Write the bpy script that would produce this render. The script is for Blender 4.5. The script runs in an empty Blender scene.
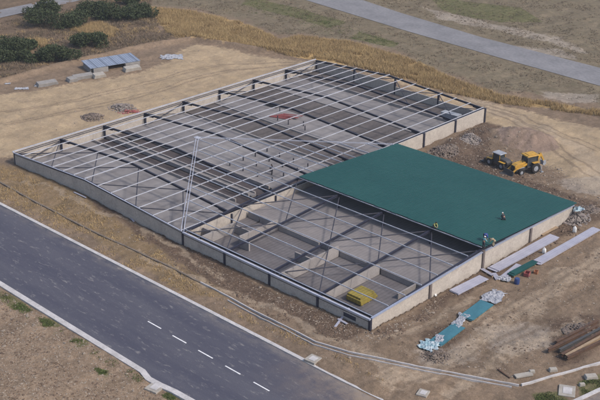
import bpy, bmesh, math, random
import numpy as np
from mathutils import Vector, Matrix

random.seed(7)
rng = np.random.default_rng(7)
scn = bpy.context.scene
COL = scn.collection

# ------------------------------------------------------------------ camera
CAM = np.array([148.967, -89.789, 69.428])
YAW, PITCH, ROLL, FPX = -0.75773, 0.42321, 0.009247, 1113.62
fw = np.array([math.cos(PITCH)*math.sin(YAW), math.cos(PITCH)*math.cos(YAW), -math.sin(PITCH)])
r0 = np.array([math.cos(YAW), -math.sin(YAW), 0.0]); u0 = np.cross(r0, fw)
RT = r0*math.cos(ROLL)+u0*math.sin(ROLL); UP = -r0*math.sin(ROLL)+u0*math.cos(ROLL)
cd = bpy.data.cameras.new('camera'); cam = bpy.data.objects.new('camera', cd); COL.objects.link(cam)
m = Matrix.Identity(4)
for i in range(3):
    m[i][0] = RT[i]; m[i][1] = UP[i]; m[i][2] = -fw[i]; m[i][3] = CAM[i]
cam.matrix_world = m
cd.sensor_width = 36; cd.lens = FPX/600*36; cd.clip_start = 1; cd.clip_end = 6000
scn.camera = cam

# ------------------------------------------------------------------ light
SUN_EL, SUN_AZ = math.radians(46), math.radians(76)      # azimuth measured from +Y towards +X
world = bpy.data.worlds.new('World'); scn.world = world; world.use_nodes = True
wn = world.node_tree.nodes; wl = world.node_tree.links
bg = wn['Background']; sky = wn.new('ShaderNodeTexSky'); sky.sky_type = 'NISHITA'
sky.sun_disc = False; sky.sun_elevation = SUN_EL; sky.sun_rotation = SUN_AZ
sky.dust_density = 2.5; sky.air_density = 1.0
wl.new(sky.outputs[0], bg.inputs[0]); bg.inputs[1].default_value = 0.145
sd = bpy.data.lights.new('sun', 'SUN'); sd.energy = 2.3; sd.angle = math.radians(8.0); sd.color = (1.0, 0.92, 0.82)
so = bpy.data.objects.new('sun', sd); COL.objects.link(so)
to_sun = Vector((math.sin(SUN_AZ)*math.cos(SUN_EL), math.cos(SUN_AZ)*math.cos(SUN_EL), math.sin(SUN_EL)))
so.rotation_euler = to_sun.to_track_quat('Z', 'Y').to_euler(); so.location = (60, 20, 150)
scn.view_settings.view_transform = 'Standard'; scn.view_settings.look = 'None'
scn.view_settings.gamma = 1; scn.view_settings.use_curve_mapping = False
scn.view_settings.exposure = 0.33

# ------------------------------------------------------------------ terrain height and survey
S, B2, H, RISE, WC, YR, XA, XR, BAY = 41.81, 8.5, 2.01, 1.17, 45.87, 22.79, 19.1, 19.4, 9.0
X2 = S+4*B2; W = 8*BAY

def sst(a, b, x):
    t = np.clip((x-a)/(b-a), 0, 1); return t*t*(3-2*t)

class Noise:
    """value noise on a lattice, vectorised"""
    def __init__(self, seed): self.t = np.random.default_rng(seed).random((256, 256))
    def __call__(self, x, y):
        x = np.asarray(x, float); y = np.asarray(y, float)
        xi = np.floor(x).astype(int); yi = np.floor(y).astype(int); fx = x-xi; fy = y-yi
        fx = fx*fx*(3-2*fx); fy = fy*fy*(3-2*fy); t = self.t
        a = t[xi % 256, yi % 256]; b = t[(xi+1) % 256, yi % 256]; c = t[xi % 256, (yi+1) % 256]; d = t[(xi+1) % 256, (yi+1) % 256]
        return (a*(1-fx)+b*fx)*(1-fy)+(c*(1-fx)+d*fx)*fy
NZ = [Noise(i) for i in range(6)]
def fbm(x, y, s, o=4, k=0):
    v = 0; a = .5; tot = 0
    for i in range(o):
        v = v+a*NZ[(i+k) % 6](x/s+17*i+5*k, y/s+31*i); tot += a; a *= .55; s *= .5
    return v/tot

def seg_d(x, y, pts):
    d = np.full(np.shape(x), 1e9)
    for (ax, ay), (bx, by) in zip(pts[:-1], pts[1:]):
        dx, dy = bx-ax, by-ay; t = np.clip(((x-ax)*dx+(y-ay)*dy)/(dx*dx+dy*dy+1e-9), 0, 1)
        d = np.minimum(d, np.hypot(x-ax-t*dx, y-ay-t*dy))
    return d
def inpoly(x, y, pts):
    r = np.zeros(np.shape(x), bool); n = len(pts)
    for i in range(n):
        (ax, ay), (bx, by) = pts[i], pts[(i+1) % n]
        c = ((ay > y) != (by > y)) & (x < (bx-ax)*(y-ay)/((by-ay) if by != ay else 1e-9)+ax)
        r ^= c
    return r
def sdp(x, y, pts):
    d = seg_d(x, y, list(pts)+[pts[0]]); return np.where(inpoly(x, y, pts), d, -d)

def ray0(px, py, z=0.0):
    d = fw*FPX+RT*(px-300)-UP*(py-200); return CAM+(z-CAM[2])/d[2]*d
BERM = [tuple(ray0(*p)[:2]) for p in [(-60, 97), (0, 82), (80, 61), (150, 46), (195, 40), (250, 49), (310, 56)]]
FARC = [(-400, 142), (-41, 117.5), (-6, 113.2), (22, 110.4), (46, 109), (300, 93.5)]
MOUNDS = [(51.0, 67.3, 5.0, 2.6), (45.6, 58.0, 3.6, 1.2), (45.0, 63.8, 3.0, .9), (55.5, 69.5, 3.0, .9), (78.5, 47.5, 2.2, .7), (81, 50.5, 2.6, .6), (70.5, 49.5, 2.5, .35), (60, 50.5, 3.2, .4),
          (-9.6, 23.2, 1.8, .3), (-9.2, 30.3, 2.0, .3), (95.5, 14.5, 2.4, .25), (84, 52, 3, .5)]
def height(x, y):
    x = np.asarray(x, float); y = np.asarray(y, float)
    z = .42*np.exp(-((x-78)**2+(y+1)**2)/180)
    z = z-.75*np.exp(-((x-43)**2+(y-66)**2)/420)+.5*np.exp(-((x-19)/11)**2-((y+.5)/3.2)**2)
    b = seg_d(x, y, BERM); z = z+.85*np.exp(-(b/.9)**2)
    for cx, cy, r, h in MOUNDS:
        dd = np.hypot(x-cx, y-cy)/r*(.75+.5*fbm(x, y, 2.5, 3, 2)); z = z+h*np.exp(-dd**2*1.3)
    rough = (fbm(x, y, 2.2, 4)-.5)*.36+(fbm(x, y, .9, 2, 1)-.5)*.14+(fbm(x, y, 14, 3, 3)-.5)*.5
    road = np.maximum(sst(-9.2, -10.6, y)*sst(-25.6, -24.2, y), 0); road = np.maximum(road, sst(1.2, .1, seg_d(x, y, [(100.2, 2.6), (101.6, 9.5), (104, 20)]))); road = np.maximum(road, sst(101.5, 102.5, x)*sst(21, 10, y))
    rough = rough*(1-road); z = z*(1-road)
    fr = seg_d(x, y, FARC); far = sst(9.5, 6.5, fr); z = z*(1-far); rough = rough*(1-far)
    z = z+rough-.06*road-.06*far
    ins = np.maximum((x > -.15)*(x < S)*(y > -.15)*(y < W), (x > 0)*(x < X2+.1)*(y > -.1)*(y < WC+.1))
    return np.where(ins, -1.1, z)
def hz(x, y): return float(height(x, y))
def G(px, py, up=0.0):
    """where the line of sight of a photograph point meets the terrain (plus up)"""
    z = up
    for _ in range(5):
        p = ray0(px, py, z); z = hz(p[0], p[1])+up
    return p[:2]

# ------------------------------------------------------------------ object helpers
def tag(o, label=None, cat=None, group=None, kind=None):
    if label: o['label'] = label
    if cat: o['category'] = cat
    if group: o['group'] = group
    if kind: o['kind'] = kind
    return o
def empty(name, loc=(0, 0, 0), rz=0, label=None, cat=None, group=None):
    o = bpy.data.objects.new(name, None); COL.objects.link(o); o.location = loc; o.rotation_euler = (0, 0, rz)
    return tag(o, label, cat, group)
def kids(o): return [c for c in bpy.data.objects if c.parent == o]
def copy_tree(o, parent=None):
    c = o.copy(); COL.objects.link(c); c.parent = parent
    for ch in kids(o): copy_tree(ch, c)
    return c
class MB:
    def __init__(s): s.v = []; s.f = []
    def poly(s, vs, fs):
        n = len(s.v); s.v += [tuple(map(float, p)) for p in vs]; s.f += [tuple(i+n for i in f) for f in fs]; return s
    def box(s, c, size, rz=0, ry=0, rx=0, taper=1.0):
        M = Matrix.Translation(c) @ Matrix.Rotation(rz, 4, 'Z') @ Matrix.Rotation(ry, 4, 'Y') @ Matrix.Rotation(rx, 4, 'X')
        x, y, z = [q/2 for q in size]; t = taper
        vs = [(-x, -y, -z), (x, -y, -z), (x, y, -z), (-x, y, -z), (-x*t, -y*t, z), (x*t, -y*t, z), (x*t, y*t, z), (-x*t, y*t, z)]
        return s.poly([M @ Vector(p) for p in vs], [(0, 3, 2, 1), (4, 5, 6, 7), (0, 1, 5, 4), (1, 2, 6, 5), (2, 3, 7, 6), (3, 0, 4, 7)])
    def bar(s, a, b, w, d):
        """square bar from a to b, w wide, d deep"""
        a = Vector(a); b = Vector(b); t = (b-a).normalized(); up = Vector((0, 0, 1))
        if abs(t.z) > .99: up = Vector((0, 1, 0))
        r = t.cross(up).normalized(); u = r.cross(t)
        vs = [p+r*sx*w/2+u*sz*d/2 for p in (a, b) for sx, sz in ((-1, -1), (1, -1), (1, 1), (-1, 1))]
        return s.poly(vs, [(0, 1, 2, 3), (7, 6, 5, 4), (0, 4, 5, 1), (1, 5, 6, 2), (2, 6, 7, 3), (3, 7, 4, 0)])
    def ibeam(s, a, b, w, d, t=.05):
        a = Vector(a); b = Vector(b); u = Vector((0, 0, 1))
        s.bar(a+u*(d/2-t/2), b+u*(d/2-t/2), w, t); s.bar(a-u*(d/2-t/2), b-u*(d/2-t/2), w, t); s.bar(a, b, t*.8, d-2*t-.004); return s
    def tube(s, a, b, r, r2=None, n=8):
        a = Vector(a); b = Vector(b); t = (b-a).normalized(); up = Vector((0, 0, 1)) if abs(t.z) < .95 else Vector((1, 0, 0))
        e1 = t.cross(up).normalized(); e2 = e1.cross(t); r2 = r if r2 is None else r2; vs = []
        for p, q in ((a, r), (b, r2)):
            vs += [p+(e1*math.cos(2*math.pi*k/n)+e2*math.sin(2*math.pi*k/n))*q for k in range(n)]
        fs = [(k, (k+1) % n, n+(k+1) % n, n+k) for k in range(n)]+[tuple(range(n))[::-1], tuple(range(n, 2*n))]
        return s.poly(vs, fs)
    def prism(s, pts, y0, y1):
        """outline in x,z extruded along y"""
        n = len(pts); vs = [(x, y0, z) for x, z in pts]+[(x, y1, z) for x, z in pts]
        return s.poly(vs, [tuple(range(n)), tuple(range(n, 2*n))[::-1]]+[(k, n+k, n+(k+1) % n, (k+1) % n) for k in range(n)])
    def build(s, name, mat, parent=None, bevel=0, smooth=False, sub=0):
        me = bpy.data.meshes.new(name); me.from_pydata(s.v, [], s.f); me.update()
        bm = bmesh.new(); bm.from_mesh(me); bmesh.ops.recalc_face_normals(bm, faces=bm.faces); bm.to_mesh(me); bm.free()
        o = bpy.data.objects.new(name, me); COL.objects.link(o); me.materials.append(mat); o.parent = parent
        if smooth:
            for p in me.polygons: p.use_smooth = True
        if bevel:
            b = o.modifiers.new('bevel', 'BEVEL'); b.width = bevel; b.segments = 2; b.limit_method = 'ANGLE'
        if sub:
            q = o.modifiers.new('sub', 'SUBSURF'); q.levels = sub; q.render_levels = sub
        return o
def raw_mesh(name, v, f, mat, parent=None, smooth=False):
    """numpy arrays of vertices and equal-sized faces"""
    v = np.asarray(v, np.float32); f = np.asarray(f, np.int32); k = f.shape[1]
    me = bpy.data.meshes.new(name); me.vertices.add(len(v)); me.vertices.foreach_set('co', v.ravel())
    me.loops.add(f.size); me.loops.foreach_set('vertex_index', f.ravel())
    me.polygons.add(len(f)); me.polygons.foreach_set('loop_start', np.arange(0, f.size, k, dtype=np.int32))
    me.polygons.foreach_set('use_smooth', np.full(len(f), smooth)); me.update(calc_edges=True); me.validate()
    o = bpy.data.objects.new(name, me); COL.objects.link(o); me.materials.append(mat); o.parent = parent
    return o

# ------------------------------------------------------------------ materials
def mat(name, c1, c2=None, scale=1.0, rough=.8, metal=0, bump=0, bscale=None, fine=.15, ribs=None, spec=.3):
    """two colours mixed by world-scale noise, finer value noise, optional bump; ribs=(axis, period, depth)"""
    M = bpy.data.materials.new(name); M.use_nodes = True; N = M.node_tree.nodes; L = M.node_tree.links; b = N['Principled BSDF']
    c2 = c2 or tuple(x*.75 for x in c1)
    tc = N.new('ShaderNodeTexCoord'); n1 = N.new('ShaderNodeTexNoise'); n1.inputs['Scale'].default_value = scale; n1.inputs['Detail'].default_value = 6
    n1.inputs['Roughness'].default_value = .65
    L.new(tc.outputs['Object'], n1.inputs['Vector'])
    mr = N.new('ShaderNodeMapRange'); mr.inputs[1].default_value = .35; mr.inputs[2].default_value = .65; L.new(n1.outputs['Fac'], mr.inputs[0])
    mx = N.new('ShaderNodeMix'); mx.data_type = 'RGBA'; mx.inputs[6].default_value = (*c1, 1); mx.inputs[7].default_value = (*c2, 1)
    L.new(mr.outputs[0], mx.inputs[0])
    n2 = N.new('ShaderNodeTexNoise'); n2.inputs['Scale'].default_value = scale*9; n2.inputs['Detail'].default_value = 4; L.new(tc.outputs['Object'], n2.inputs['Vector'])
    m2 = N.new('ShaderNodeMapRange'); m2.inputs[3].default_value = 1-fine*1.6; m2.inputs[4].default_value = 1+fine*1.6; L.new(n2.outputs['Fac'], m2.inputs[0])
    mu = N.new('ShaderNodeMix'); mu.data_type = 'RGBA'; mu.blend_type = 'MULTIPLY'; mu.inputs[0].default_value = 1
    L.new(mx.outputs[2], mu.inputs[6]); L.new(m2.outputs[0], mu.inputs[7]); L.new(mu.outputs[2], b.inputs['Base Color'])
    b.inputs['Roughness'].default_value = rough; b.inputs['Metallic'].default_value = metal; b.inputs['Specular IOR Level'].default_value = spec
    hgt = None
    if ribs:
        ax, per, dep = ribs; sx = N.new('ShaderNodeSeparateXYZ'); L.new(tc.outputs['Object'], sx.inputs[0])
        a = N.new('ShaderNodeMath'); a.operation = 'MULTIPLY'; a.inputs[1].default_value = 1/per; L.new(sx.outputs[ax], a.inputs[0])
        w = N.new('ShaderNodeMath'); w.operation = 'FRACT'; L.new(a.outputs[0], w.inputs[0])
        g = N.new('ShaderNodeMath'); g.operation = 'LESS_THAN'; g.inputs[1].default_value = .22; L.new(w.outputs[0], g.inputs[0])
        dk = N.new('ShaderNodeMix'); dk.data_type = 'RGBA'; dk.blend_type = 'MULTIPLY'; dk.inputs[7].default_value = (1-dep, 1-dep, 1-dep, 1)
        L.new(g.outputs[0], dk.inputs[0]); L.new(mu.outputs[2], dk.inputs[6]); L.new(dk.outputs[2], b.inputs['Base Color'])
    if bump:
        bp = N.new('ShaderNodeBump'); bp.inputs['Strength'].default_value = bump; bp.inputs['Distance'].default_value = .08
        n3 = N.new('ShaderNodeTexNoise'); n3.inputs['Scale'].default_value = bscale or scale*5; n3.inputs['Detail'].default_value = 6
        L.new(tc.outputs['Object'], n3.inputs['Vector']); L.new(n3.outputs['Fac'], bp.inputs['Height']); L.new(bp.outputs[0], b.inputs['Normal'])
    return M

MT = dict(
    asphalt=None,
    far_asphalt=mat('far_asphalt', (.22, .215, .225), (.165, .163, .172), .18, .9, bump=.2, fine=.22),
    oldkerb=mat('old_kerb', (.20, .165, .135), (.13, .105, .085), .8, .95, fine=.3),
    endcol=mat('end_column', (.15, .125, .12), (.11, .09, .085), 1, .7),
    clod=mat('clods', (.15, .105, .075), (.10, .07, .052), .8, .95, fine=.3),
    kerb=mat('kerb_concrete', (.50, .48, .48), (.37, .355, .355), .7, .9, fine=.2),
    paint=mat('road_paint', (.75, .75, .76), (.6, .6, .62), 2, .7),
    wall=mat('wall_panel', (.44, .395, .35), (.355, .315, .28), .5, .85, fine=.2),
    wallcap=mat('gutter', (.42, .44, .52), (.34, .36, .44), .6, .5, fine=.1),
    steel=mat('painted_steel', (.022, .023, .04), (.032, .033, .05), .8, .5, fine=.2),
    purlin=mat('galvanised', (.44, .455, .51), (.34, .35, .40), .8, .5, fine=.3),
    brace=mat('brace_steel', (.04, .04, .055), (.055, .055, .07), .8, .6),
    floor=mat('floor_deck', (.235, .215, .21), (.175, .162, .165), .12, .9, fine=.12, ribs=(0, .55, .13)),
    slab=mat('poured_slab', (.245, .23, .228), (.17, .158, .16), .12, .9, fine=.1, ribs=(1, 3.0, .12)),
    roomfloor=mat('room_floor', (.15, .14, .145), (.11, .10, .105), .25, .9, fine=.15, ribs=(0, .6, .2)),
    bed=mat('gravel_bed', (.12, .104, .10), (.085, .074, .073), .25, .95, bump=.5, fine=.25, ribs=(0, 3.0, .2)),
    trench=mat('trench_soil_and_shade', (.085, .07, .07), (.06, .05, .052), .5, .95, fine=.2),
    kerbwall=mat('block_wall', (.31, .285, .275), (.245, .225, .22), .6, .9, fine=.15),
    green=mat('green_sheet', (.011, .064, .062), (.015, .074, .070), .12, .55, fine=.06, ribs=(0, 1.0, .05), spec=.25),
    flash=mat('flashing', (.30, .33, .42), (.24, .27, .36), .5, .45),
    leaf=mat('shrub_leaf', (.030, .046, .017), (.055, .066, .028), .9, .7, fine=.4),
    bark=mat('bark', (.07, .05, .035), None, 4, .9),
    straw=mat('dry_grass', (.43, .315, .16), (.33, .235, .12), .22, .85, fine=.3),
    weed=mat('weed', (.085, .12, .035), (.12, .125, .05), .3, .85, fine=.4),
    scrub=mat('dead_scrub', (.19, .15, .105), (.13, .10, .072), .3, .9, fine=.4),
    stone=mat('stones', (.30, .25, .20), (.2, .165, .135), .8, .9, fine=.3),
    rubble=mat('rubble', (.17, .145, .14), (.26, .225, .2), 1.3, .95, fine=.3),
    darkrubble=mat('dark_rubble', (.12, .095, .085), (.2, .16, .13), .9, .95, fine=.3),
    paleblock=mat('pale_block', (.36, .335, .30), (.27, .245, .215), 1.0, .9, fine=.15),
    greyblock=mat('grey_block', (.27, .255, .245), (.2, .19, .18), 1.0, .9, fine=.15),
    bluesheet=mat('blue_grey_sheet', (.25, .32, .47), (.2, .26, .40), .8, .5, fine=.1, ribs=(1, .9, .22)),
    panel=mat('insulated_panel', (.38, .38, .45), (.31, .31, .38), .6, .5, fine=.08, ribs=(0, .45, .08)),
    tealfilm=mat('teal_sheet', (.04, .135, .175), (.055, .175, .22), .5, .45, fine=.1),
    plastic=mat('white_plastic', (.36, .365, .40), (.25, .26, .29), 2.2, .4, fine=.2),
    paleblue=mat('pale_blue_plastic', (.17, .31, .37), (.40, .45, .49), 1.6, .4, fine=.2),
    yellow=mat('machine_yellow', (.56, .31, .035), (.36, .22, .06), 1.8, .55, fine=.3),
    yellowboard=mat('yellow_board', (.29, .225, .045), (.2, .16, .04), .8, .7, fine=.2, ribs=(1, .5, .3)),
    black=mat('black_rubber', (.02, .02, .021), (.035, .032, .03), 3, .85),
    darkmetal=mat('dark_metal', (.05, .05, .055), (.08, .075, .07), 2, .6),
    greymetal=mat('grey_metal', (.33, .35, .38), (.25, .26, .29), 2, .45),
    glass=mat('cab_glass', (.03, .04, .05), (.045, .055, .065), 1, .12, spec=.6),
    rust=mat('rusty_steel', (.115, .065, .042), (.07, .045, .035), 1.5, .85, fine=.3),
    timber=mat('timber', (.34, .25, .165), (.26, .19, .125), 2, .8),
    blue=mat('blue_plastic', (.035, .065, .19), (.03, .05, .15), 2, .4),
    red=mat('red_paint', (.30, .085, .08), (.22, .07, .07), 2, .6),
    orange=mat('orange_plastic', (.38, .16, .08), None, 2, .5),
    white=mat('white_bag', (.72, .72, .70), (.6, .6, .6), 3, .7),
    skin=mat('skin', (.36, .21, .14), (.32, .18, .12), 8, .6),
    cloth_dark=mat('dark_cloth', (.03, .032, .045), (.045, .045, .055), 6, .9),
    cloth_blue=mat('blue_cloth', (.03, .07, .25), (.025, .055, .2), 6, .9),
    cloth_teal=mat('teal_cloth', (.16, .38, .42), (.12, .3, .34), 6, .9),
    cloth_tan=mat('tan_cloth', (.33, .29, .2), (.27, .235, .16), 6, .9),
    hivis=mat('hi_vis', (.36, .38, .13), (.28, .3, .1), 6, .8),
    hair=mat('hair', (.02, .016, .013), None, 8, .8),
)

# asphalt: dark blue-grey, darker wheel bands, dusty smears (dust is thicker towards the works entrance)
def asphalt_mat():
    M = bpy.data.materials.new('asphalt'); M.use_nodes = True; N = M.node_tree.nodes; L = M.node_tree.links; b = N['Principled BSDF']
    tc = N.new('ShaderNodeTexCoord')
    def noise(scale, sx=1, sy=1, det=5, rough=.6):
        mp = N.new('ShaderNodeMapping'); mp.inputs['Scale'].default_value = (sx, sy, 1); L.new(tc.outputs['Object'], mp.inputs[0])
        n = N.new('ShaderNodeTexNoise'); n.inputs['Scale'].default_value = scale; n.inputs['Detail'].default_value = det; n.inputs['Roughness'].default_value = rough
        L.new(mp.outputs[0], n.inputs['Vector']); return n.outputs['Fac']
    def mr(x, a, bb, c=0, d=1):
        q = N.new('ShaderNodeMapRange'); q.inputs[1].default_value = a; q.inputs[2].default_value = bb; q.inputs[3].default_value = c; q.inputs[4].default_value = d; L.new(x, q.inputs[0]); return q.outputs[0]
    def mix(f, a, c):
        q = N.new('ShaderNodeMix'); q.data_type = 'RGBA'
        if hasattr(f, 'type'): L.new(f, q.inputs[0])
        else: q.inputs[0].default_value = f
        for s, v in ((6, a), (7, c)):
            if hasattr(v, 'type'): L.new(v, q.inputs[s])
            else: q.inputs[s].default_value = (*v, 1)
        return q.outputs[2]
    def mul(a, c):
        q = N.new('ShaderNodeMath'); q.operation = 'MULTIPLY'; L.new(a, q.inputs[0])
        if hasattr(c, 'type'): L.new(c, q.inputs[1])
        else: q.inputs[1].default_value = c
        return q.outputs[0]
    c = mix(mr(noise(.35, .12, 1), .35, .65), (.060, .061, .086), (.084, .084, .106))
    c = mix(mr(noise(2.2, .35, 1.2), .55, .95), c, (.12, .12, .14))
    c = mix(mul(mr(noise(.28, .6, 1.2, 7, .75),   .60, .80), .4), c, (.27, .25, .235))
    c = mix(mul(mr(noise(1.1, .5, 1.4, 6, .7), .57, .72), .6), c, (.33, .31, .29))
    sx = N.new('ShaderNodeSeparateXYZ'); L.new(tc.outputs['Object'], sx.inputs[0])
    edge = mul(mr(sx.outputs[0], 71, 84), mr(sx.outputs[1], -18, -11.0)); nn = mr(noise(.5, 1, 1, 6, .7), .3, .6)
    c = mix(mul(mul(edge, nn), .85), c, (.26, .20, .15))
    side = mr(sx.outputs[1], -12.2, -10.4); c = mix(mul(mul(side, mr(noise(.9, .4, 1, 6, .7), .4, .65)), .5), c, (.27, .235, .2))
    sp = mr(noise(9, 1, 1, 3), .3, .7, .82, 1.18)
    q = N.new('ShaderNodeMix'); q.data_type = 'RGBA'; q.blend_type = 'MULTIPLY'; q.inputs[0].default_value = 1; L.new(c, q.inputs[6]); L.new(sp, q.inputs[7])
    L.new(q.outputs[2], b.inputs['Base Color']); b.inputs['Roughness'].default_value = .85; b.inputs['Specular IOR Level'].default_value = .25
    return M
MT['asphalt'] = asphalt_mat()

# ------------------------------------------------------------------ ground
def PX(*pts): return [tuple(ray0(*p)[:2]) for p in pts]
Z_SAND = [PX((-80, 165), (-60, 108), (0, 96), (60, 86), (150, 70), (195, 44), (260, 55), (316, 63), (260, 84), (100, 130), (14, 156)),
          PX((316, 58), (400, 78), (470, 97), (520, 107), (600, 128), (700, 150), (700, 200), (600, 196), (545, 160), (510, 128), (484, 116), (400, 84))]
Z_GOLD = [PX((150, 8), (195, 12), (240, 22), (280, 40), (300, 36), (350, 42), (400, 56), (450, 77), (500, 94), (560, 103), (640, 118), (640, 122), (560, 109), (500, 101), (450, 91), (400, 78), (330, 60), (290, 56), (240, 46), (190, 40), (168, 34)),
          PX((70, 30), (100, 22), (118, 30), (112, 38), (85, 34)), PX((25, 40), (45, 40), (48, 47), (30, 47))]
Z_STRIP = [PX((-40, 150), (12, 165), (60, 182), (150, 235), (200, 275), (230, 300), (180, 290), (60, 222), (-40, 180))]     # tawny verge
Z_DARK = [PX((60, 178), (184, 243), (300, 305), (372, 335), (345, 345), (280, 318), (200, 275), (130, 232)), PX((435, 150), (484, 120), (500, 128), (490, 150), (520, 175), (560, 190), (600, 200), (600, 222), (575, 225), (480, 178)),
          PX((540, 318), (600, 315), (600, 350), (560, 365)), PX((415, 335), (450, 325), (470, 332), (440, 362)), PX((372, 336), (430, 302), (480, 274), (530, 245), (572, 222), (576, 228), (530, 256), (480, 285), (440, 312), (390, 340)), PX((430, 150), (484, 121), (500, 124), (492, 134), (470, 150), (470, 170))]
Z_FIELD = [PX((-200, 250), (0, 284), (150, 378), (200, 402), (200, 520), (-200, 520))]
Z_FAR = [PX((150, 5), (160, -30), (700, -30), (700, 150), (590, 100), (500, 90), (450, 74), (400, 53), (350, 39), (300, 33), (280, 36), (240, 19), (195, 9))]
Z_SCRUB = [PX((-80, 100), (0, 82), (80, 60), (150, 46), (190, 38), (160, 30), (150, 5), (160, -30), (-80, -30))]
Z_GREEN = [PX((6, 296), (28, 304), (32, 310), (14, 307)), PX((72, 341), (88, 340), (90, 346), (78, 349)), PX((40, 318), (56, 320), (58, 325), (44, 325)), PX((95, 369), (110, 374), (106, 379)), PX((160, 392), (180, 390), (185, 398), (168, 398)),
           PX((250, -3), (300, 8), (345, 22), (330, 28), (280, 14), (240, 4)), PX((360, 32), (400, 42), (395, 48), (350, 38)), PX((430, -4), (520, 8), (545, 22), (500, 22), (440, 10)), PX((535, 395), (560, 390), (570, 404), (540, 404)), PX((578, 382), (604, 374), (604, 394), (585, 394)), PX((300, 14), (340, 20), (330, 26))]
Z_MOUND = [PX((492, 138), (500, 128), (530, 124), (556, 134), (560, 148), (530, 152), (500, 146))]
Z_PALE = [PX((480, 330), (560, 320), (570, 345), (500, 355)), PX((560, 180), (600, 175), (604, 195), (575, 195)), PX((540, 90), (595, 95), (595, 103), (545, 98)), PX((400, 350), (470, 340), (480, 365), (420, 372)), PX((445, 40), (560, 50), (580, 60), (470, 46)), PX((415, 5), (560, 38), (590, 55), (560, 45), (440, 18))]

def build_ground():
    vs = np.concatenate([-np.geomspace(700, 12, 12), np.linspace(0, 84, 12), np.linspace(85, 330, 620), np.geomspace(335, 3600, 30)])
    ts = np.concatenate([-np.geomspace(18, 1.08, 12), np.linspace(-1, 1, 420), np.geomspace(1.08, 18, 12)])
    V, T = np.meshgrid(vs, ts, indexing='ij'); wd = np.maximum(.3*np.maximum(V, 85)+14, 0); U = T*wd
    fx, fy = math.sin(YAW), math.cos(YAW); x = CAM[0]+V*fx+U*fy; y = CAM[1]+V*fy-U*fx
    z = height(x, y); n, k = V.shape
    idx = np.arange(n*k).reshape(n, k); f = np.stack([idx[:-1, :-1], idx[:-1, 1:], idx[1:, 1:], idx[1:, :-1]], -1).reshape(-1, 4)
    xf, yf = x.ravel(), y.ravel()
    wob = (fbm(xf, yf, 6, 4, 1)-.5)
    def wt(zs, soft, wobble=4.0):
        w = np.zeros(len(xf))
        for p in zs: w = np.maximum(w, sst(-soft, soft, sdp(xf, yf, p)+wob*wobble))
        return w
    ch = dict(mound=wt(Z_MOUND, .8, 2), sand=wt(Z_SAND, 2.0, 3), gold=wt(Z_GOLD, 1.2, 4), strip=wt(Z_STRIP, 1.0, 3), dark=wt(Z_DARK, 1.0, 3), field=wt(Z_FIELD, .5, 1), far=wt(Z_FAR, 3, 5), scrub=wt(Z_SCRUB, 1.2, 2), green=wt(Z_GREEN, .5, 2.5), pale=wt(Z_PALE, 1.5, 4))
    # wheel tracks in the works yard, running roughly along y
    tr = np.zeros(len(xf))
    for path in (PX((395, 372), (470, 335), (540, 290), (600, 255)), PX((420, 385), (500, 345), (560, 312), (604, 285)), PX((380, 345), (440, 318), (500, 300), (560, 270), (604, 238)), PX((500, 147), (524, 130)), PX((512, 149), (540, 132)), PX((600, 175), (560, 150), (520, 118), (470, 100)), PX((604, 150), (560, 132), (520, 112), (440, 92)),
                 PX((0, 112), (60, 104), (140, 84), (220, 64), (300, 62)), PX((0, 125), (70, 112), (150, 92), (230, 70), (300, 64))):
        for off in (-.95, .95):
            d = seg_d(xf+off*.7+wob*2, yf+off*.7+wob*2, path); tr = np.maximum(tr, np.exp(-(d/.32)**2))
    ch['rut'] = tr*.9
    pt = np.zeros(len(xf))
    for path, wd_ in ((PX((400, 385), (470, 348), (540, 300), (604, 262)), 1.6), (PX((470, 322), (530, 300), (604, 250)), 1.1), (PX((385, 340), (430, 322), (470, 300)), .8), (PX((440, 395), (520, 350), (580, 320)), 1.2),
                      (PX((470, 98), (530, 118), (580, 150), (604, 172)), 2.5), (PX((130, 250), (260, 305), (350, 352), (420, 380)), .7), (PX((30, 182), (140, 228), (230, 280)), .6)):
        d = seg_d(xf+wob*5, yf+wob*5, path); pt = np.maximum(pt, np.exp(-(d/wd_)**2))
    ch['track'] = pt*(.5+.8*fbm(xf, yf, 3, 3, 4))
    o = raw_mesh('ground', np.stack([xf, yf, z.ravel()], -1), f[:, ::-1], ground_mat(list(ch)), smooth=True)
    for nme, w in ch.items():
        a = o.data.attributes.new(nme, 'FLOAT', 'POINT'); a.data.foreach_set('value', w.astype(np.float32))
    tag(o, 'bare brown earth of the building site with tracks and dry verges', 'ground', kind='structure')
    return o

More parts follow.
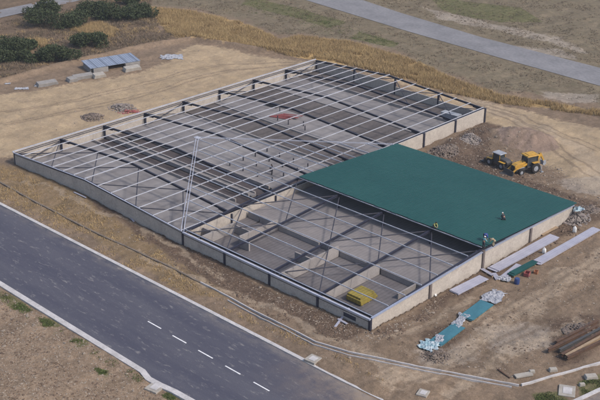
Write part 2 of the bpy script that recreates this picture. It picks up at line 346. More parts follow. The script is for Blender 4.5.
def ground_mat(chs):
    M = bpy.data.materials.new('earth'); M.use_nodes = True; N = M.node_tree.nodes; L = M.node_tree.links; b = N['Principled BSDF']
    tc = N.new('ShaderNodeTexCoord')
    def noise(scale, det=6, rough=.65, st=(1, 1, 1)):
        mp = N.new('ShaderNodeMapping'); mp.inputs['Scale'].default_value = st; L.new(tc.outputs['Object'], mp.inputs[0])
        n = N.new('ShaderNodeTexNoise'); n.inputs['Scale'].default_value = scale; n.inputs['Detail'].default_value = det; n.inputs['Roughness'].default_value = rough
        L.new(mp.outputs[0], n.inputs['Vector']); return n.outputs['Fac']
    def mr(x, a, bb, c=0, d=1):
        q = N.new('ShaderNodeMapRange'); q.inputs[1].default_value = a; q.inputs[2].default_value = bb; q.inputs[3].default_value = c; q.inputs[4].default_value = d; L.new(x, q.inputs[0]); return q.outputs[0]
    def mix(f, a, c, bt='MIX'):
        q = N.new('ShaderNodeMix'); q.data_type = 'RGBA'; q.blend_type = bt
        if hasattr(f, 'type'): L.new(f, q.inputs[0])
        else: q.inputs[0].default_value = f
        for s, v in ((6, a), (7, c)):
            if hasattr(v, 'type'): L.new(v, q.inputs[s])
            else: q.inputs[s].default_value = (*v, 1)
        return q.outputs[2]
    big = mr(noise(.09, 5), .35, .65); mid = mr(noise(.55, 6), .35, .65); sml = mr(noise(2.6, 6, .7), .32, .68); streak = mr(noise(.5, 5, .65, (.35, .9, 1)), .35, .65)
    def zone(a, bb, c):   # three tones
        return mix(sml, mix(mid, a, bb), c)
    base = mix(big, zone((.235, .165, .108), (.185, .13, .088), (.275, .205, .145)), zone((.275, .21, .15), (.21, .155, .11), (.17, .12, .085)))
    cols = dict(
        sand=mix(streak, zone((.42, .315, .195), (.36, .265, .165), (.45, .345, .225)), (.34, .26, .175)),
        gold=zone((.36, .245, .11), (.29, .195, .085), (.40, .28, .135)),
        strip=zone((.265, .185, .10), (.175, .122, .072), (.24, .175, .11)),
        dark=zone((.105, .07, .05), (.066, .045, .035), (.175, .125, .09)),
        field=zone((.25, .175, .115), (.165, .112, .075), (.33, .25, .18)),
        far=mix(big, zone((.18, .145, .10), (.125, .108, .07), (.225, .18, .125)), zone((.235, .18, .115), (.135, .12, .07), (.19, .155, .11))),
        scrub=zone((.155, .108, .075), (.11, .078, .058), (.2, .145, .095)),
        mound=zone((.26, .185, .145), (.20, .145, .115), (.29, .215, .17)),
        green=zone((.07, .10, .025), (.11, .115, .045), (.16, .135, .075)),
        pale=zone((.36, .31, .26), (.28, .235, .195), (.40, .35, .30)),
        track=zone((.38, .30, .215), (.31, .24, .17), (.40, .32, .24)), rut=zone((.14, .10, .07), (.17, .125, .09), (.2, .15, .11)))
    edge_n = noise(1.1, 5, .7)
    c = base
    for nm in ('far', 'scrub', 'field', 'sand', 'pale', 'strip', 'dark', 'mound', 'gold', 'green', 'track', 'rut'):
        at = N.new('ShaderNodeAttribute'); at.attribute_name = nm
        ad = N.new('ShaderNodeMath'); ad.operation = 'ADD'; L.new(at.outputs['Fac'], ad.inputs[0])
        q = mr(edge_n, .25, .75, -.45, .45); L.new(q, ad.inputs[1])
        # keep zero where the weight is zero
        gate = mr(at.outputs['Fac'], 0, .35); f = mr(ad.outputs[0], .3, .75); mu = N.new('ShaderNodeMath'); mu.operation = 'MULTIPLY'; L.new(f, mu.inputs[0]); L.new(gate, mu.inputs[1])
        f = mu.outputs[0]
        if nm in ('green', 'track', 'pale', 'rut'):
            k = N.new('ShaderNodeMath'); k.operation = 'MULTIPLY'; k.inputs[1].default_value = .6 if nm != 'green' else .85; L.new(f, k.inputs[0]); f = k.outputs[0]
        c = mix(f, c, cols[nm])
    fine = mr(noise(7, 5, .75), .25, .75, .72, 1.28); c = mix(1.0, c, fine, 'MULTIPLY')
    med = mr(noise(1.1, 7, .75), .28, .72, .58, 1.34); sa = N.new('ShaderNodeAttribute'); sa.attribute_name = 'sand'; sf = mr(sa.outputs['Fac'], 0, 1, 1, .35); c = mix(sf, c, med, 'MULTIPLY')
    lrg = mr(noise(.22, 7, .75, (1.1, .45, 1)), .3, .7, .70, 1.2); c = mix(1.0, c, lrg, 'MULTIPLY')
    vor = N.new('ShaderNodeTexVoronoi'); vor.inputs['Scale'].default_value = 2.2; L.new(tc.outputs['Object'], vor.inputs['Vector'])
    peb = mr(vor.outputs['Distance'], .07, .12, 1, 0); sel = mr(noise(.8, 3), .52, .6)
    pm = N.new('ShaderNodeMath'); pm.operation = 'MULTIPLY'; L.new(peb, pm.inputs[0]); L.new(sel, pm.inputs[1])
    pk = N.new('ShaderNodeMath'); pk.operation = 'MULTIPLY'; pk.inputs[1].default_value = .7; L.new(pm.outputs[0], pk.inputs[0])
    c = mix(pk.outputs[0], c, (.40, .35, .29))
    L.new(c, b.inputs['Base Color']); b.inputs['Roughness'].default_value = .95; b.inputs['Specular IOR Level'].default_value = .12
    bp = N.new('ShaderNodeBump'); bp.inputs['Strength'].default_value = .9; bp.inputs['Distance'].default_value = .22
    L.new(noise(1.6, 9, .76), bp.inputs['Height']); L.new(bp.outputs[0], b.inputs['Normal'])
    return M
build_ground()

# roads ------------------------------------------------------------------
def strip_poly(name, pts, z, mt, label, cat, thick=0):
    b = MB(); n = len(pts)
    if thick:
        b.poly([(x, y, z) for x, y in pts]+[(x, y, z-thick) for x, y in pts], [tuple(range(n)), tuple(range(n, 2*n))[::-1]]+[(k, (k+1) % n, n+(k+1) % n, n+k) for k in range(n)])
    else: b.poly([(x, y, z) for x, y in pts], [tuple(range(n))])
    return tag(b.build(name, mt), label, cat, kind='structure')
LOW = [(-400, -23.6), (33, -23.9), (63.0, -24.1), (64.6, -24.6), (66.5, -24.5), (68.6, -24.2), (71.5, -24.1), (74, -25.0), (78, -28.5), (84, -40), (90, -70)]
UPE = [(-400, -10.8), (12, -10.7), (57, -10.35), (80, -10.25), (86.5, -10.0), (92.5, -8.2), (98.0, -3), (100.9, 2.6)]+[tuple(ray0(583, 399, .1)[:2]), tuple(ray0(601, 390.5, .1)[:2]), (106, 21), (113, 60), (118, 90)]
road_pts = UPE + [(170, 90), (170, -70)] + LOW[::-1]
strip_poly('road', road_pts, .0, MT['asphalt'], 'dark blue grey asphalt road with dusty smears along the site', 'road')
def ribbon(pts, w, z, hgt, side=0, jitter=0):
    """a low strip of width w along a polyline; side -1/0/1 picks which side of the line it lies on"""
    b = MB(); P = [Vector((x, y, 0)) for x, y in pts]; L_, R_ = [], []
    for i, p in enumerate(P):
        a = P[max(i-1, 0)]; c = P[min(i+1, len(P)-1)]; t = (c-a).normalized(); n = Vector((-t.y, t.x, 0)); o0 = (side-1)*w/2; o1 = (side+1)*w/2
        L_.append(p+n*o0); R_.append(p+n*o1)
    zz = lambda p: z if z is not None else float(np.mean(height(p.x+np.array([-3, -1.5, 0, 1.5, 3.]), p.y+np.zeros(5))))
    vs = []
    for l, r in zip(L_, R_):
        c = (l+r)/2; g = zz(c); j = random.uniform(-jitter, jitter)
        vs += [(l.x, l.y, g-.25), (l.x, l.y, g+hgt+j), (r.x, r.y, g+hgt+j), (r.x, r.y, g-.25)]
    fs = []
    for i in range(len(P)-1):
        q = 4*i
        for k in range(3): fs.append((q+k, q+k+1, q+k+5, q+k+4))
    fs += [(0, 1, 2, 3), tuple(4*(len(P)-1)+k for k in (3, 2, 1, 0))]
    return b.poly(vs, fs)
def dense(pts, step):
    out = []
    for (ax, ay), (bx, by) in zip(pts[:-1], pts[1:]):
        n = max(1, int(math.hypot(bx-ax, by-ay)/step)); out += [(ax+(bx-ax)*k/n, ay+(by-ay)*k/n) for k in range(n)]
    return out+[pts[-1]]
tag(ribbon(dense(LOW, 3), .75, 0.0, .11, side=-1).build('kerb', MT['kerb']), 'pale concrete kerb between the road and the stony field', 'kerb', kind='structure')
tag(ribbon(dense(UPE, 3), .5, 0.0, .10, side=1).build('kerb', MT['kerb']), 'pale concrete kerb between the road and the tawny verge', 'kerb', kind='structure')
b = MB()
for k in range(-14, 5):
    x0 = 54.7+4.68*k
    if k < 0: continue
    b.box((x0+1.25, -16.95-.06*k, .006), (2.5, .16, .004))
tag(b.build('lane_marking', MT['paint']), 'white dashed centre line painted on the dark road', 'road marking', kind='structure')
# far roads
strip_poly('road', [(-400, 121), (-41, 112.3), (-6, 108.0), (22, 105.6), (46, 103.9), (300, 88), (300, 99), (46, 114.2), (11, 115.8), (-16, 119.6), (-30, 122.4), (-400, 163)], .0, MT['far_asphalt'], 'grey asphalt country road crossing beyond the dry grass', 'road')
strip_poly('road', [(-60, -80), (-76, 30), (-79.6, 47.5), (-80, 70), (-81, 76), (-88, 130), (-120, 300), (-128, 300), (-94, 130), (-86, 70), (-86, 52), (-83, 30), (-68, -80)], .06, MT['far_asphalt'], 'narrow grey road beyond the shrubs at the upper left', 'road')

# boundary kerb wall
BK = [(-60, -6.0), (5, -6.1), (14.7, -6.4), (31.2, -6.4), (45, -5.8), (52, -6.0), (68, -6.4), (73, -6.6), (77.3, -5.7), (83, -3.2), (95.0, 2.9)]
tag(ribbon(dense(BK[:6], 1.0), .26, None, .16, jitter=.02).build('boundary_wall', MT['oldkerb']), 'low brown stained boundary kerb along the tawny verge', 'low wall')
tag(ribbon(dense([(52.02, -6.0)]+BK[6:], 1.0), .13, None, .22, jitter=.015).build('boundary_wall', MT['kerb']), 'low pale boundary kerb curving round the near corner of the building', 'low wall')
tag(ribbon(dense([(58, -6.75), (68, -6.95), (73.2, -7.15), (77.7, -6.2), (83.3, -3.7), (94.6, 2.1)], 1.0), .09, None, .16, jitter=.015).build('cable_duct', MT['kerb']), 'thin pale duct running just outside the curving boundary kerb', 'duct')
BK2 = [(95.15, 3.2), (97, 8), (99.2, 13.2), (103, 24), (110, 45)]
tag(ribbon(dense(BK2, 1.0), .22, None, .20, jitter=.02).build('boundary_wall', MT['kerb']), 'low pale concrete boundary kerb beside the rusty beams', 'low wall')
for k, (px, py, w, l, rz, lab) in enumerate([(313, 359, 1.5, 1.5, .1, 'square pale concrete inspection slab by the verge kerb'), (155.5, 387, 1.9, 1.7, .2, 'pale concrete drain slab set beside the bend of the field kerb'),
                                              (423, 393, 1.3, 1.2, .3, 'small pale slab lying alone in the dirt beyond the boundary kerb'), (567, 391, 2.2, 1.8, .5, 'large pale slab between two grass patches by the road corner')]):
    x, y = G(px, py, .1); z = hz(x, y)
    t = empty('concrete_slab', (x, y, z), rz, lab, 'slab', 'concrete slabs on the verges')
    b = MB(); b.box((0, 0, .02), (l, w, .28)); b.build('slab_base', MT['paleblock'], t, bevel=.03)
    b = MB(); b.box((0.05, 0, .18), (l*.55, w*.6, .035)); b.build('lid', MT['kerb'], t, bevel=.01)

# ------------------------------------------------------------------ the building
WH = empty('steel_frame_warehouse', (0, 0, 0), 0, 'unfinished warehouse of two gabled halls, bare roof beams with one green roof slope', 'building')
def zr1(x): return H+RISE*(x/XR if x < XR else (S-x)/(S-XR))
def zr2(y): return H+RISE*(y/YR if y < YR else (WC-y)/(WC-YR))
FL1, FL2 = -.3, .85
# floors
def slab(x0, x1, y0, y1, z, mt, name='floor_slab', th=.3):
    b = MB(); b.box(((x0+x1)/2, (y0+y1)/2, z-th/2), (x1-x0-.02, y1-y0-.02, th)); return b.build(name, MT[mt], WH)
bands = [(.2, 15.2, 'slab', 0), (15.6, 18.0, 'trench', -.25), (18.4, 19.4, 'slab', .05), (19.7, 22.4, 'trench', -.25), (22.8, 36.2, 'slab', 0), (36.6, 43.4, 'bed', -.05), (43.6, 50.4, 'slab', 0), (50.6, 57.6, 'bed', -.05), (57.8, 66.2, 'slab', 0), (66.4, 71.8, 'bed', -.06)]
for y0, y1, mt, dz in bands: slab(.2, 36.4 if y0 > 12 and y1 < 40 else S-.3, y0, y1, FL1+dz, mt)
slab(36.5, S-.3, 15.25, 36.2, FL1-.3, 'trench')  # dark slab puts the dividing wall's cast shadow into the floor colour
slab(S+.25, X2-.25, 12.35, WC-.25, FL2, 'floor', th=.9); FR = FL2-.65
slab(.25, S-.2, .25, 71.75, FL1-.6, 'trench', 'sub_base')
# low kerb walls in the hall floor
for y, x0, x1, h in ((15.4, .3, 36, .4), (18.2, .3, 36, .45), (19.55, .3, 36, .3), (22.6, .3, 36, .35), (36.4, 4, 41, .3), (43.5, 2, 41, .2), (66.3, 4, 41, .5)):
    b = MB(); b.box(((x0+x1)/2, y, FL1+h/2-.1), (x1-x0, .26, h+.2)); b.build('kerb_wall', MT['kerbwall'], WH)
# outer walls: panels between columns
def panel(ax, ay, bx, by, z0, z1, mt='wall', th=.2, name='wall_panel'):
    dx, dy = bx-ax, by-ay; L = math.hypot(dx, dy); b = MB()
    b.box(((ax+bx)/2, (ay+by)/2, (z0+z1)/2), (L-.03, th, z1-z0), rz=math.atan2(dy, dx)); return b.build(name, MT[mt], WH)
NG = 4
for k in range(NG): panel(k*S/NG, 0, (k+1)*S/NG, 0, -1.3, H-.22)
for k in range(4): panel(S+k*B2, 0, S+(k+1)*B2, 0, -.9, H-.22)
for k in range(8): panel(0, k*BAY, 0, (k+1)*BAY, -1.2, H-.12)
for k in range(NG): panel(k*S/NG, W, (k+1)*S/NG, W, -1.6, (H-.3, H-.3, H-.9, .9)[k])
for k in range(4): panel(X2, k*WC/4, X2, (k+1)*WC/4, -1.0, H-.1)
nd = [WC, 54, 63, 72]
for a, c in zip(nd[:-1], nd[1:]): panel(S, a, S, c, -1.9, H-.15)
for k in range(4): panel(S+k*B2, WC, S+(k+1)*B2, WC, -1.3, H-.15)
for k in range(5): panel(S, k*WC/5, S, (k+1)*WC/5, FL1-.5, 1.75, name='dividing_wall')
# columns
def column(x, y, z0, z1, w=.3, mt='steel'):
    b = MB(); b.box((x, y, (z0+z1)/2), (w, w*.9, z1-z0)); return b.build('column', MT[mt], WH)
for k in range(9):
    y = k*BAY; column(.27, y if 0 < k < 8 else (y+.02 if k == 0 else y-.02), -1.0, H-.1, .3)
for k in range(1, NG): column(k*S/NG, W+.05, -1.6, zr1(k*S/NG)-.45, .34); column(k*S/NG, .28, -1.0, zr1(k*S/NG)-.45, .26)
for y in nd: column(S+.06, y+(.03 if y == WC else 0), -1.9, H-.05, .42)
for k in range(0, 5): column(S+k*B2, -.06, -1.0, H-.12, .34)
for k in range(1, 5): column(X2+.05, k*WC/4-(.02 if k == 4 else 0), -1.2, zr2(k*WC/4)-.35 if k < 4 else H-.1, .46, 'endcol')
for k in range(1, 5): column(S+.1, k*BAY, FL1-.4, H-.3, .3)
for x in (S+B2, S+2*B2, S+3*B2):
    column(x, YR, FL2-.1, zr2(YR)-.45, .26)
# rafters
RD = .30
def rafter(pts, w=.30, d=RD):
    b = MB()
    for p, q in zip(pts[:-1], pts[1:]): b.ibeam(p, q, w, d, .07)
    return b.build('rafter', MT['steel'], WH)
for k in range(9):
    y = k*BAY; off = -.1-RD/2
    b = MB(); b.ibeam((.1, y, H+off), (XR-.01, y, H+RISE+off), .25, RD, .07); b.ibeam((XR+.01, y, H+RISE+off), (S-.1, y, H+off), .25, RD, .07)
    # haunches at the eaves and cleats under the purlins
    b.bar((.1, y+.001, H+off-.35), (2.6, y+.001, H+RISE*2.6/XR+off-.2), .1, .3); b.bar((S-.1, y+.001, H+off-.35), (S-2.6, y+.001, H+RISE*2.6/(S-XR)+off-.2), .1, .3)
    b.build('rafter', MT['steel'], WH)
for k in range(0, 5):
    x = S+k*B2 - (.12 if k == 4 else 0); off = -.1-RD/2
    b = MB(); b.ibeam((x, .1, H+off), (x, YR-.01, H+RISE+off), .25, RD, .07); b.ibeam((x, YR+.01, H+RISE+off), (x, WC-.1, H+off), .25, RD, .07)
    b.build('rafter', MT['steel'], WH)
# eave beams / valley girder along the dividing line
def beam(a, c, w, d, name, mt): return MB().ibeam(a, c, w, d, .06).build(name, MT[mt], WH)
beam((S-.45, .2, H-.42), (S-.45, W-.2, H-.42), .42, .5, 'valley_girder', 'steel')
beam((.05, .0, H-.30), (.05, W, H-.30), .3, .34, 'eave_beam', 'steel')
beam((S+.2, .02, H-.40), (X2-.2, .02, H-.40), .3, .34, 'eave_beam', 'steel')
beam((S+.2, .75, H-.28), (X2-.2, .75, H-.28), .26, .3, 'eave_beam', 'steel')
beam((S+.2, WC-.05, H-.35), (X2-.2, WC-.05, H-.35), .3, .34, 'eave_beam', 'steel')
# gutters and verge flashings
def gut(a, c, w, d, mt='wallcap', name='gutter'): return MB().bar(a, c, w, d).build(name, MT[mt], WH)
gut((-.15, -.1, H+.02), (-.15, W+.1, H+.02), .22, .12, 'purlin')
gut((0.1, -.17, H-.02), (XR, -.17, H+RISE-.12), .14, .10); gut((XR+.02, -.17, H+RISE-.12), (S-.1, -.17, H-.02), .14, .10)
gut((S+.1, -.19, H-.12), (X2+.12, -.19, H-.12), .24, .20)
gut((X2+.07, .05, H-.02), (X2+.07, YR, zr2(YR)-.52), .3, .14, 'flash', 'verge_flashing')
gut((X2+.07, YR+.02, zr2(YR)-.52), (X2+.07, WC, H-.02), .3, .14, 'flash', 'verge_flashing')
# end wall gable infill
b = MB(); b.prism([(0.1, H-.1), (YR, zr2(YR)-.60), (WC-.1, H-.1)], -.09, .09)
o = b.build('gable_infill', MT['wall'], WH); o.location = (X2, 0, 0); o.rotation_euler = (0, 0, math.radians(90))
b = MB(); b.prism([(0.1, H-.24), (S-.1, H-.24), (S-.1, H-.18), (XR, H+RISE-.46), (.1, H-.18)], -.09, .09); b.build('gable_infill', MT['wall'], WH)
# purlins of the large hall (along y)
NP = 7; PW, PD = .085, .11
def purlin(a, c, w=PW, d=PD): return MB().bar(a, c, w, d).build('purlin', MT['purlin'], WH)
for i in range(1, NP+1):
    x = XR*i/NP
    if i < NP: purlin((x, -.1, zr1(x)+.0), (x, W+.1, zr1(x)+.0))
for i in range(1, NP+1):
    x = XR+(S-XR)*i/NP - (.35 if i == NP else 0); purlin((x, -.1, zr1(x)), (x, W+.1, zr1(x)))
purlin((XR, -.12, zr1(XR)+.02), (XR, W+.12, zr1(XR)+.02), .14)
# purlins of the low hall (along x) run on over the large hall as far as the valleys
LIFT = .2
for i in range(0, NP+1):
    y = YR*i/NP+(.45 if i == 0 else 0); y = y-.2 if i == NP else y
    purlin((S-(S-XA)*y/YR if i else S, y, zr2(y)+(LIFT if i else 0)), (X2+.02, y, zr2(y)+(LIFT if i else 0)))
for i in range(0, NP):
    y = WC-(WC-YR)*i/NP
    if i == 0: y -= .3
    purlin((S-(S-XA)*(WC-y)/(WC-YR), y, zr2(y)+LIFT), (X2+.02 if i == 0 else S+1.2, y, zr2(y)+LIFT))
for dx in (-.28, .28):
    MB().bar((S+dx, -.15, H+.1), (XA+dx, YR, H+RISE+.36), .08, .08).build('valley_rail', MT['wallcap'], WH)
    MB().bar((XA+dx, YR, H+RISE+.36), (S+dx, WC, H+.2), .05, .05).build('valley_rail', MT['wallcap'], WH)
MB().box((XA, YR, H+RISE+.3), (1.0, .8, .08)).build('apex_plate', MT['purlin'], WH)
# roof bracing
def brace(a, c): return MB().tube(a, c, .08, n=6).build('brace', MT['brace'], WH)
for y0 in (0, 7*BAY):
    for i in range(4):
        xa, xb = S*i/4, S*(i+1)/4
        brace((xa, y0, zr1(xa)-.35), (xb, y0+BAY, zr1(xb)-.35)); brace((xb, y0, zr1(xb)-.42), (xa, y0+BAY, zr1(xa)-.42))
for kx in (0, 1, 2, 3):
    x0 = S+kx*B2
    for j in (range(4) if kx % 2 == 0 else (1,)):
        ya, yb = WC*j/4, WC*(j+1)/4
        brace((x0, ya, zr2(ya)-.35), (x0+B2, yb, zr2(yb)-.35)); brace((x0, yb, zr2(yb)-.42), (x0+B2, ya, zr2(ya)-.42))
for k in range(5):
    if k in (2,): continue
# wall portal braces on the left wall
for y0 in (0, BAY*3, BAY*5, BAY*7):
    brace((.45, y0+.3, -.4), (.45, y0+BAY-.3, H-.4)); brace((.5, y0+.3, H-.4), (.5, y0+BAY-.3, -.4))
# partitions of the rooms along the front
def part_wall(x0, y0, x1, y1, h, th=.22): 
    L = math.hypot(x1-x0, y1-y0); b = MB(); b.box(((x0+x1)/2, (y0+y1)/2, FR+h/2), (L, th, h), rz=math.atan2(y1-y0, x1-x0)); return b.build('partition_wall', MT['kerbwall'], WH)
part_wall(44.4, .5, 44.4, 7.2, 1.5); part_wall(44.5, 7.3, 48.05, 7.3, 1.2); part_wall(42.1, 3.4, 44.28, 3.4, 1.3)
part_wall(48.2, 4.6, 48.2, 12.1, 1.6); part_wall(48.35, 4.6, 50.2, 4.6, 1.5); part_wall(48.35, 12.2, 56.2, 12.2, .75); part_wall(44.6, 12.2, 48.05, 12.2, 1.1); part_wall(42.2, 12.2, 44.4, 12.2, 1.0)
part_wall(59.9, .6, 59.9, 12.0, 1.6); part_wall(56.4, 7.2, 59.75, 7.2, 1.2); part_wall(60.1, 12.2, 67.0, 12.2, .8)
part_wall(67.2, .6, 67.2, 11.9, 1.6); part_wall(67.4, 12.2, 75.4, 12.2, .8); part_wall(73.2, 8.4, 73.2, 12.0, .8)
for x0, x1, y0, y1 in ((42.1, 44.25, .3, 12.1), (44.55, 48.05, .3, 12.1), (48.35, 59.75, .3, 12.1), (60.05, 67.05, .3, 12.1), (67.35, 75.5, .3, 12.1)):
    slab(x0, x1, y0, y1, FR, 'roomfloor', 'room_floor', .2)
# green roof sheets
b = MB(); x0, x1 = 42.4, X2+.42; ya, yb = YR-.15, WC+.3
zA, zB = zr2(YR)+.34, zr2(WC)+.34-.02; n = 34
for i in range(n):
    xa, xb = x0+(x1-x0)*i/n, x0+(x1-x0)*(i+1)/n; yo = random.uniform(-.05, .05); t = .05+random.uniform(0, .008)
    b.poly([(xa, ya+yo, zA), (xb-.01, ya+yo, zA), (xb-.01, yb, zB), (xa, yb, zB), (xa, ya+yo, zA+t), (xb-.01, ya+yo, zA+t), (xb-.01, yb, zB+t), (xa, yb, zB+t)], [(0, 3, 2, 1), (4, 5, 6, 7), (0, 1, 5, 4), (1, 2, 6, 5), (2, 3, 7, 6), (3, 0, 4, 7)])
    for q in (.0, .33, .66):
        xr = xa+(xb-xa)*q+.05; b.bar((xr, ya+.05, zA+t+.012), (xr, yb-.02, zB+t+.012), .07, .03)
b.build('roof_sheet', MT['green'], WH)['label'] = 'dark green ribbed sheets covering the far slope of the right hall'
# starter posts standing on the poured slab
for x in (25.0, 28.2, 31.4, 34.6):
    for y in (24.6, 27.4, 30.2, 33.0):
        if random.random() < .14: continue
        b = MB(); b.box((x+random.uniform(-.15, .15), y+random.uniform(-.15, .15), FL1+.35), (.16, .16, .75)); b.build('starter_post', MT['brace'], WH)
for x, y in ((12.5, 48.8), (15.5, 45.2), (18.4, 45.0), (20.8, 46.4), (22.5, 45.0)):
    b = MB(); b.box((x, y, FL1+.45), (.14, .14, .95)); b.build('starter_post', MT['brace'], WH)
# louvre on the front wall near the corner
b = MB()
for q in range(4): b.box((72.6, -.13, .75+q*.13), (1.9, .06, .08), rx=.4)
b.box((72.6, -.108, .95), (2.0, .012, .56)); b.build('louvre', MT['brace'], WH)

# ------------------------------------------------------------------ loose stock inside the halls
def pallet_of_boards(x, y, z, rz):
    t = empty('board_stack', (x, y, z), rz, 'yellow stack of boards in the corner room behind the front wall', 'stack of boards')
    for k in range(3): b = MB(); b.box((-1.2+1.2*k, 0, .07), (.14, 2.6, .14)); b.build('bearer', MT['timber'], t)
    for k, (w, l, dz) in enumerate(((3.2, 2.5, .3), (3.0, 2.4, .3), (2.7, 2.2, .26))):
        b = MB(); b.box((random.uniform(-.08, .08), random.uniform(-.08, .08), .14+.31*k+dz/2), (w, l, dz)); b.build('board_pack', MT['yellowboard'], t, bevel=.02)
pallet_of_boards(69.9, 5.2, FR+.005, math.radians(90))
t = empty('steel_bundle', (15.0, 47.0, FL1), .2, 'heap of red painted steel sections on the pale hall floor', 'steel sections')
for k in range(7):
    b = MB(); a = random.uniform(-.5, .5); b.bar((-2.2+.3*k, -1.0+.3*k, .1+.05*k), (1.6+.3*k*math.cos(a), -.8+.34*k+math.sin(a), .1+.05*k), .28, .1); b.build('steel_section', MT['red'], t)
def crate(x, y, z, rz, size, mt, lab):
    t = empty('crate', (x, y, z), rz, lab, 'crate'); w, d, h = size
    b = MB(); b.box((0, 0, h*.5+.08), (w, d, h-.02)); b.build('body', MT[mt], t, bevel=.02)
    b = MB(); b.box((0, 0, h+.10), (w+.1, d+.1, .06)); b.build('lid', MT[mt], t)
    for s in (-1, 0, 1): b = MB(); b.box((s*w*.4, 0, .04), (.12, d, .08)); b.build('skid', MT['timber'], t)
crate(9.4, 50.0, FL1, .1, (2.6, 1.0, .5), 'darkmetal', 'dark flat crate on the hall floor beside the left wall')
crate(4.6, 21.0, FL1-.22, .0, (1.6, 1.4, .4), 'darkmetal', 'low dark crate in the sunken trench near the left wall')
crate(37.0, 68.5, FL1-.05, .05, (3.6, 1.4, .9), 'greymetal', 'long grey crate near the back right corner of the large hall')

# ------------------------------------------------------------------ rocks, rubble, plastic
_bm = bmesh.new(); bmesh.ops.create_icosphere(_bm, subdivisions=1, radius=1); ICO_V = np.array([v.co[:] for v in _bm.verts]); ICO_F = np.array([[v.index for v in f.verts] for f in _bm.faces]); _bm.free()
def rocks(xy, size, zoff=0, flat=.7, zs=None):
    n = len(xy); V = ICO_V[None]*(1+rng.normal(0, .22, (n, len(ICO_V), 1))); sc = size*rng.lognormal(0, .45, (n, 1, 1))*np.stack([rng.uniform(.7, 1.4, n), rng.uniform(.7, 1.3, n), np.full(n, flat)], -1)[:, None]
    a = rng.uniform(0, 6.28, n); V = V*sc; X = V[..., 0]*np.cos(a)[:, None]-V[..., 1]*np.sin(a)[:, None]; Y = V[..., 0]*np.sin(a)[:, None]+V[..., 1]*np.cos(a)[:, None]
    z = height(xy[:, 0], xy[:, 1]) if zs is None else zs
    V = np.stack([X+xy[:, :1], Y+xy[:, 1:], V[..., 2]+(z+zoff)[:, None]], -1)
    F = ICO_F[None]+(np.arange(n)*len(ICO_V))[:, None, None]; return V.reshape(-1, 3), F.reshape(-1, 3)
def outside(xy):
    x, y = xy[:, 0], xy[:, 1]; ins = ((x > -.3)*(x < S+.3)*(y > -.3)*(y < W+.3))+((x > 0)*(x < X2+.4)*(y > -.3)*(y < WC+.4)); rd = (y < -9.7)*(y > -25.2)
    return xy[~(ins | rd)]
def scatter_poly(pts, n):
    P = np.array(pts); lo, hi = P.min(0), P.max(0); q = rng.uniform(lo, hi, (n*4, 2)); q = q[inpoly(q[:, 0], q[:, 1], pts)]; return outside(q[:n])
def heap(name, px, py, r, h, n, size, mt, lab, cat='rubble pile', el=1.0, rz=0, xy=None):
    cx, cy = xy if xy else G(px, py)
    n = int(n*2.6); p = rng.normal(0, 1, (n, 2)); p = p/np.maximum(1, np.hypot(p[:, 0], p[:, 1])/2)[:, None]*r*.55; p[:, 0] *= el
    p = np.stack([p[:, 0]*math.cos(rz)-p[:, 1]*math.sin(rz), p[:, 0]*math.sin(rz)+p[:, 1]*math.cos(rz)], -1)
    d = np.hypot(p[:, 0]/max(el, 1), p[:, 1])/r; xy2 = p+[cx, cy]; size = size*.62
    z = height(xy2[:, 0], xy2[:, 1])+h*np.clip(1-d*d, 0, 1)*rng.uniform(.3, 1, n)
    v, f = rocks(xy2, size, 0, .7, zs=z); z0 = hz(cx, cy); v = v-np.array([cx, cy, z0])
    o = raw_mesh(name, v, f, MT[mt]); o.location = (cx, cy, z0); return tag(o, lab, cat)
heap('rubble_pile', 92, 118, 1.6, .6, 260, .17, 'darkrubble', 'dark round rubble heap outside the left wall, nearest the road', el=1.3)
heap('rubble_pile', 122, 107, 1.9, .5, 260, .16, 'rubble', 'wide purplish rubble heap outside the left wall beside the red debris', el=1.5)
heap('rubble_pile', 443, 152, 2.0, .7, 340, .2, 'darkrubble', 'dark broken rubble against the side wall of the large hall', el=1.2, rz=1)
heap('rubble_pile', 470, 140, 1.7, .6, 260, .18, 'rubble', 'purplish rubble heap between the side wall and the round earth mound')
heap('rubble_pile', 575, 219, 1.9, .6, 300, .19, 'rubble', 'broken concrete heap at the corner of the green roofed hall')
heap('rubble_pile', 588, 211, 1.8, .5, 260, .2, 'darkrubble', 'dark rubble heap beyond the corner of the green roofed hall', el=1.3, rz=.8)
heap('rubble_pile', 588, 333, 1.9, .5, 260, .2, 'darkrubble', 'dark scrap and earth heap behind the rusty beams', el=1.4, rz=.8)
heap('rubble_pile', 436, 356, 1.5, .35, 200, .12, 'darkrubble', 'small dark heap of clods at the near end of the teal sheets')
heap('debris', 130, 112, .9, .3, 60, .16, 'red', 'low heap of dull red debris outside the left wall', 'debris', el=2.2, rz=1.0)
v, f = [], []
def addrocks(V, F, acc=[0]):
    v.append(V); f.append(F+acc[0]); acc[0] += len(V)
addrocks(*rocks(scatter_poly(PX((-60, 270), (0, 286), (150, 380), (190, 402), (190, 470), (-60, 470)), 7000), .055))
addrocks(*rocks(scatter_poly(PX((380, 335), (480, 290), (604, 240), (604, 330), (530, 380), (400, 362)), 1500), .05))
addrocks(*rocks(scatter_poly(PX((200, 262), (372, 335), (450, 295), (430, 320), (370, 350), (300, 318)), 1300), .055))
addrocks(*rocks(scatter_poly(PX((0, 165), (184, 245), (372, 335), (400, 400), (180, 290), (0, 200)), 1400), .05))
addrocks(*rocks(scatter_poly(PX((440, 135), (484, 120), (604, 190), (604, 225), (480, 180)), 1600), .07))
addrocks(*rocks(scatter_poly(PX((0, 100), (200, 50), (320, 60), (20, 150)), 700), .05))
tag(raw_mesh('stones', np.vstack(v), np.vstack(f), MT['stone']), 'small stones and clods scattered over the bare earth', 'stones', kind='stuff')

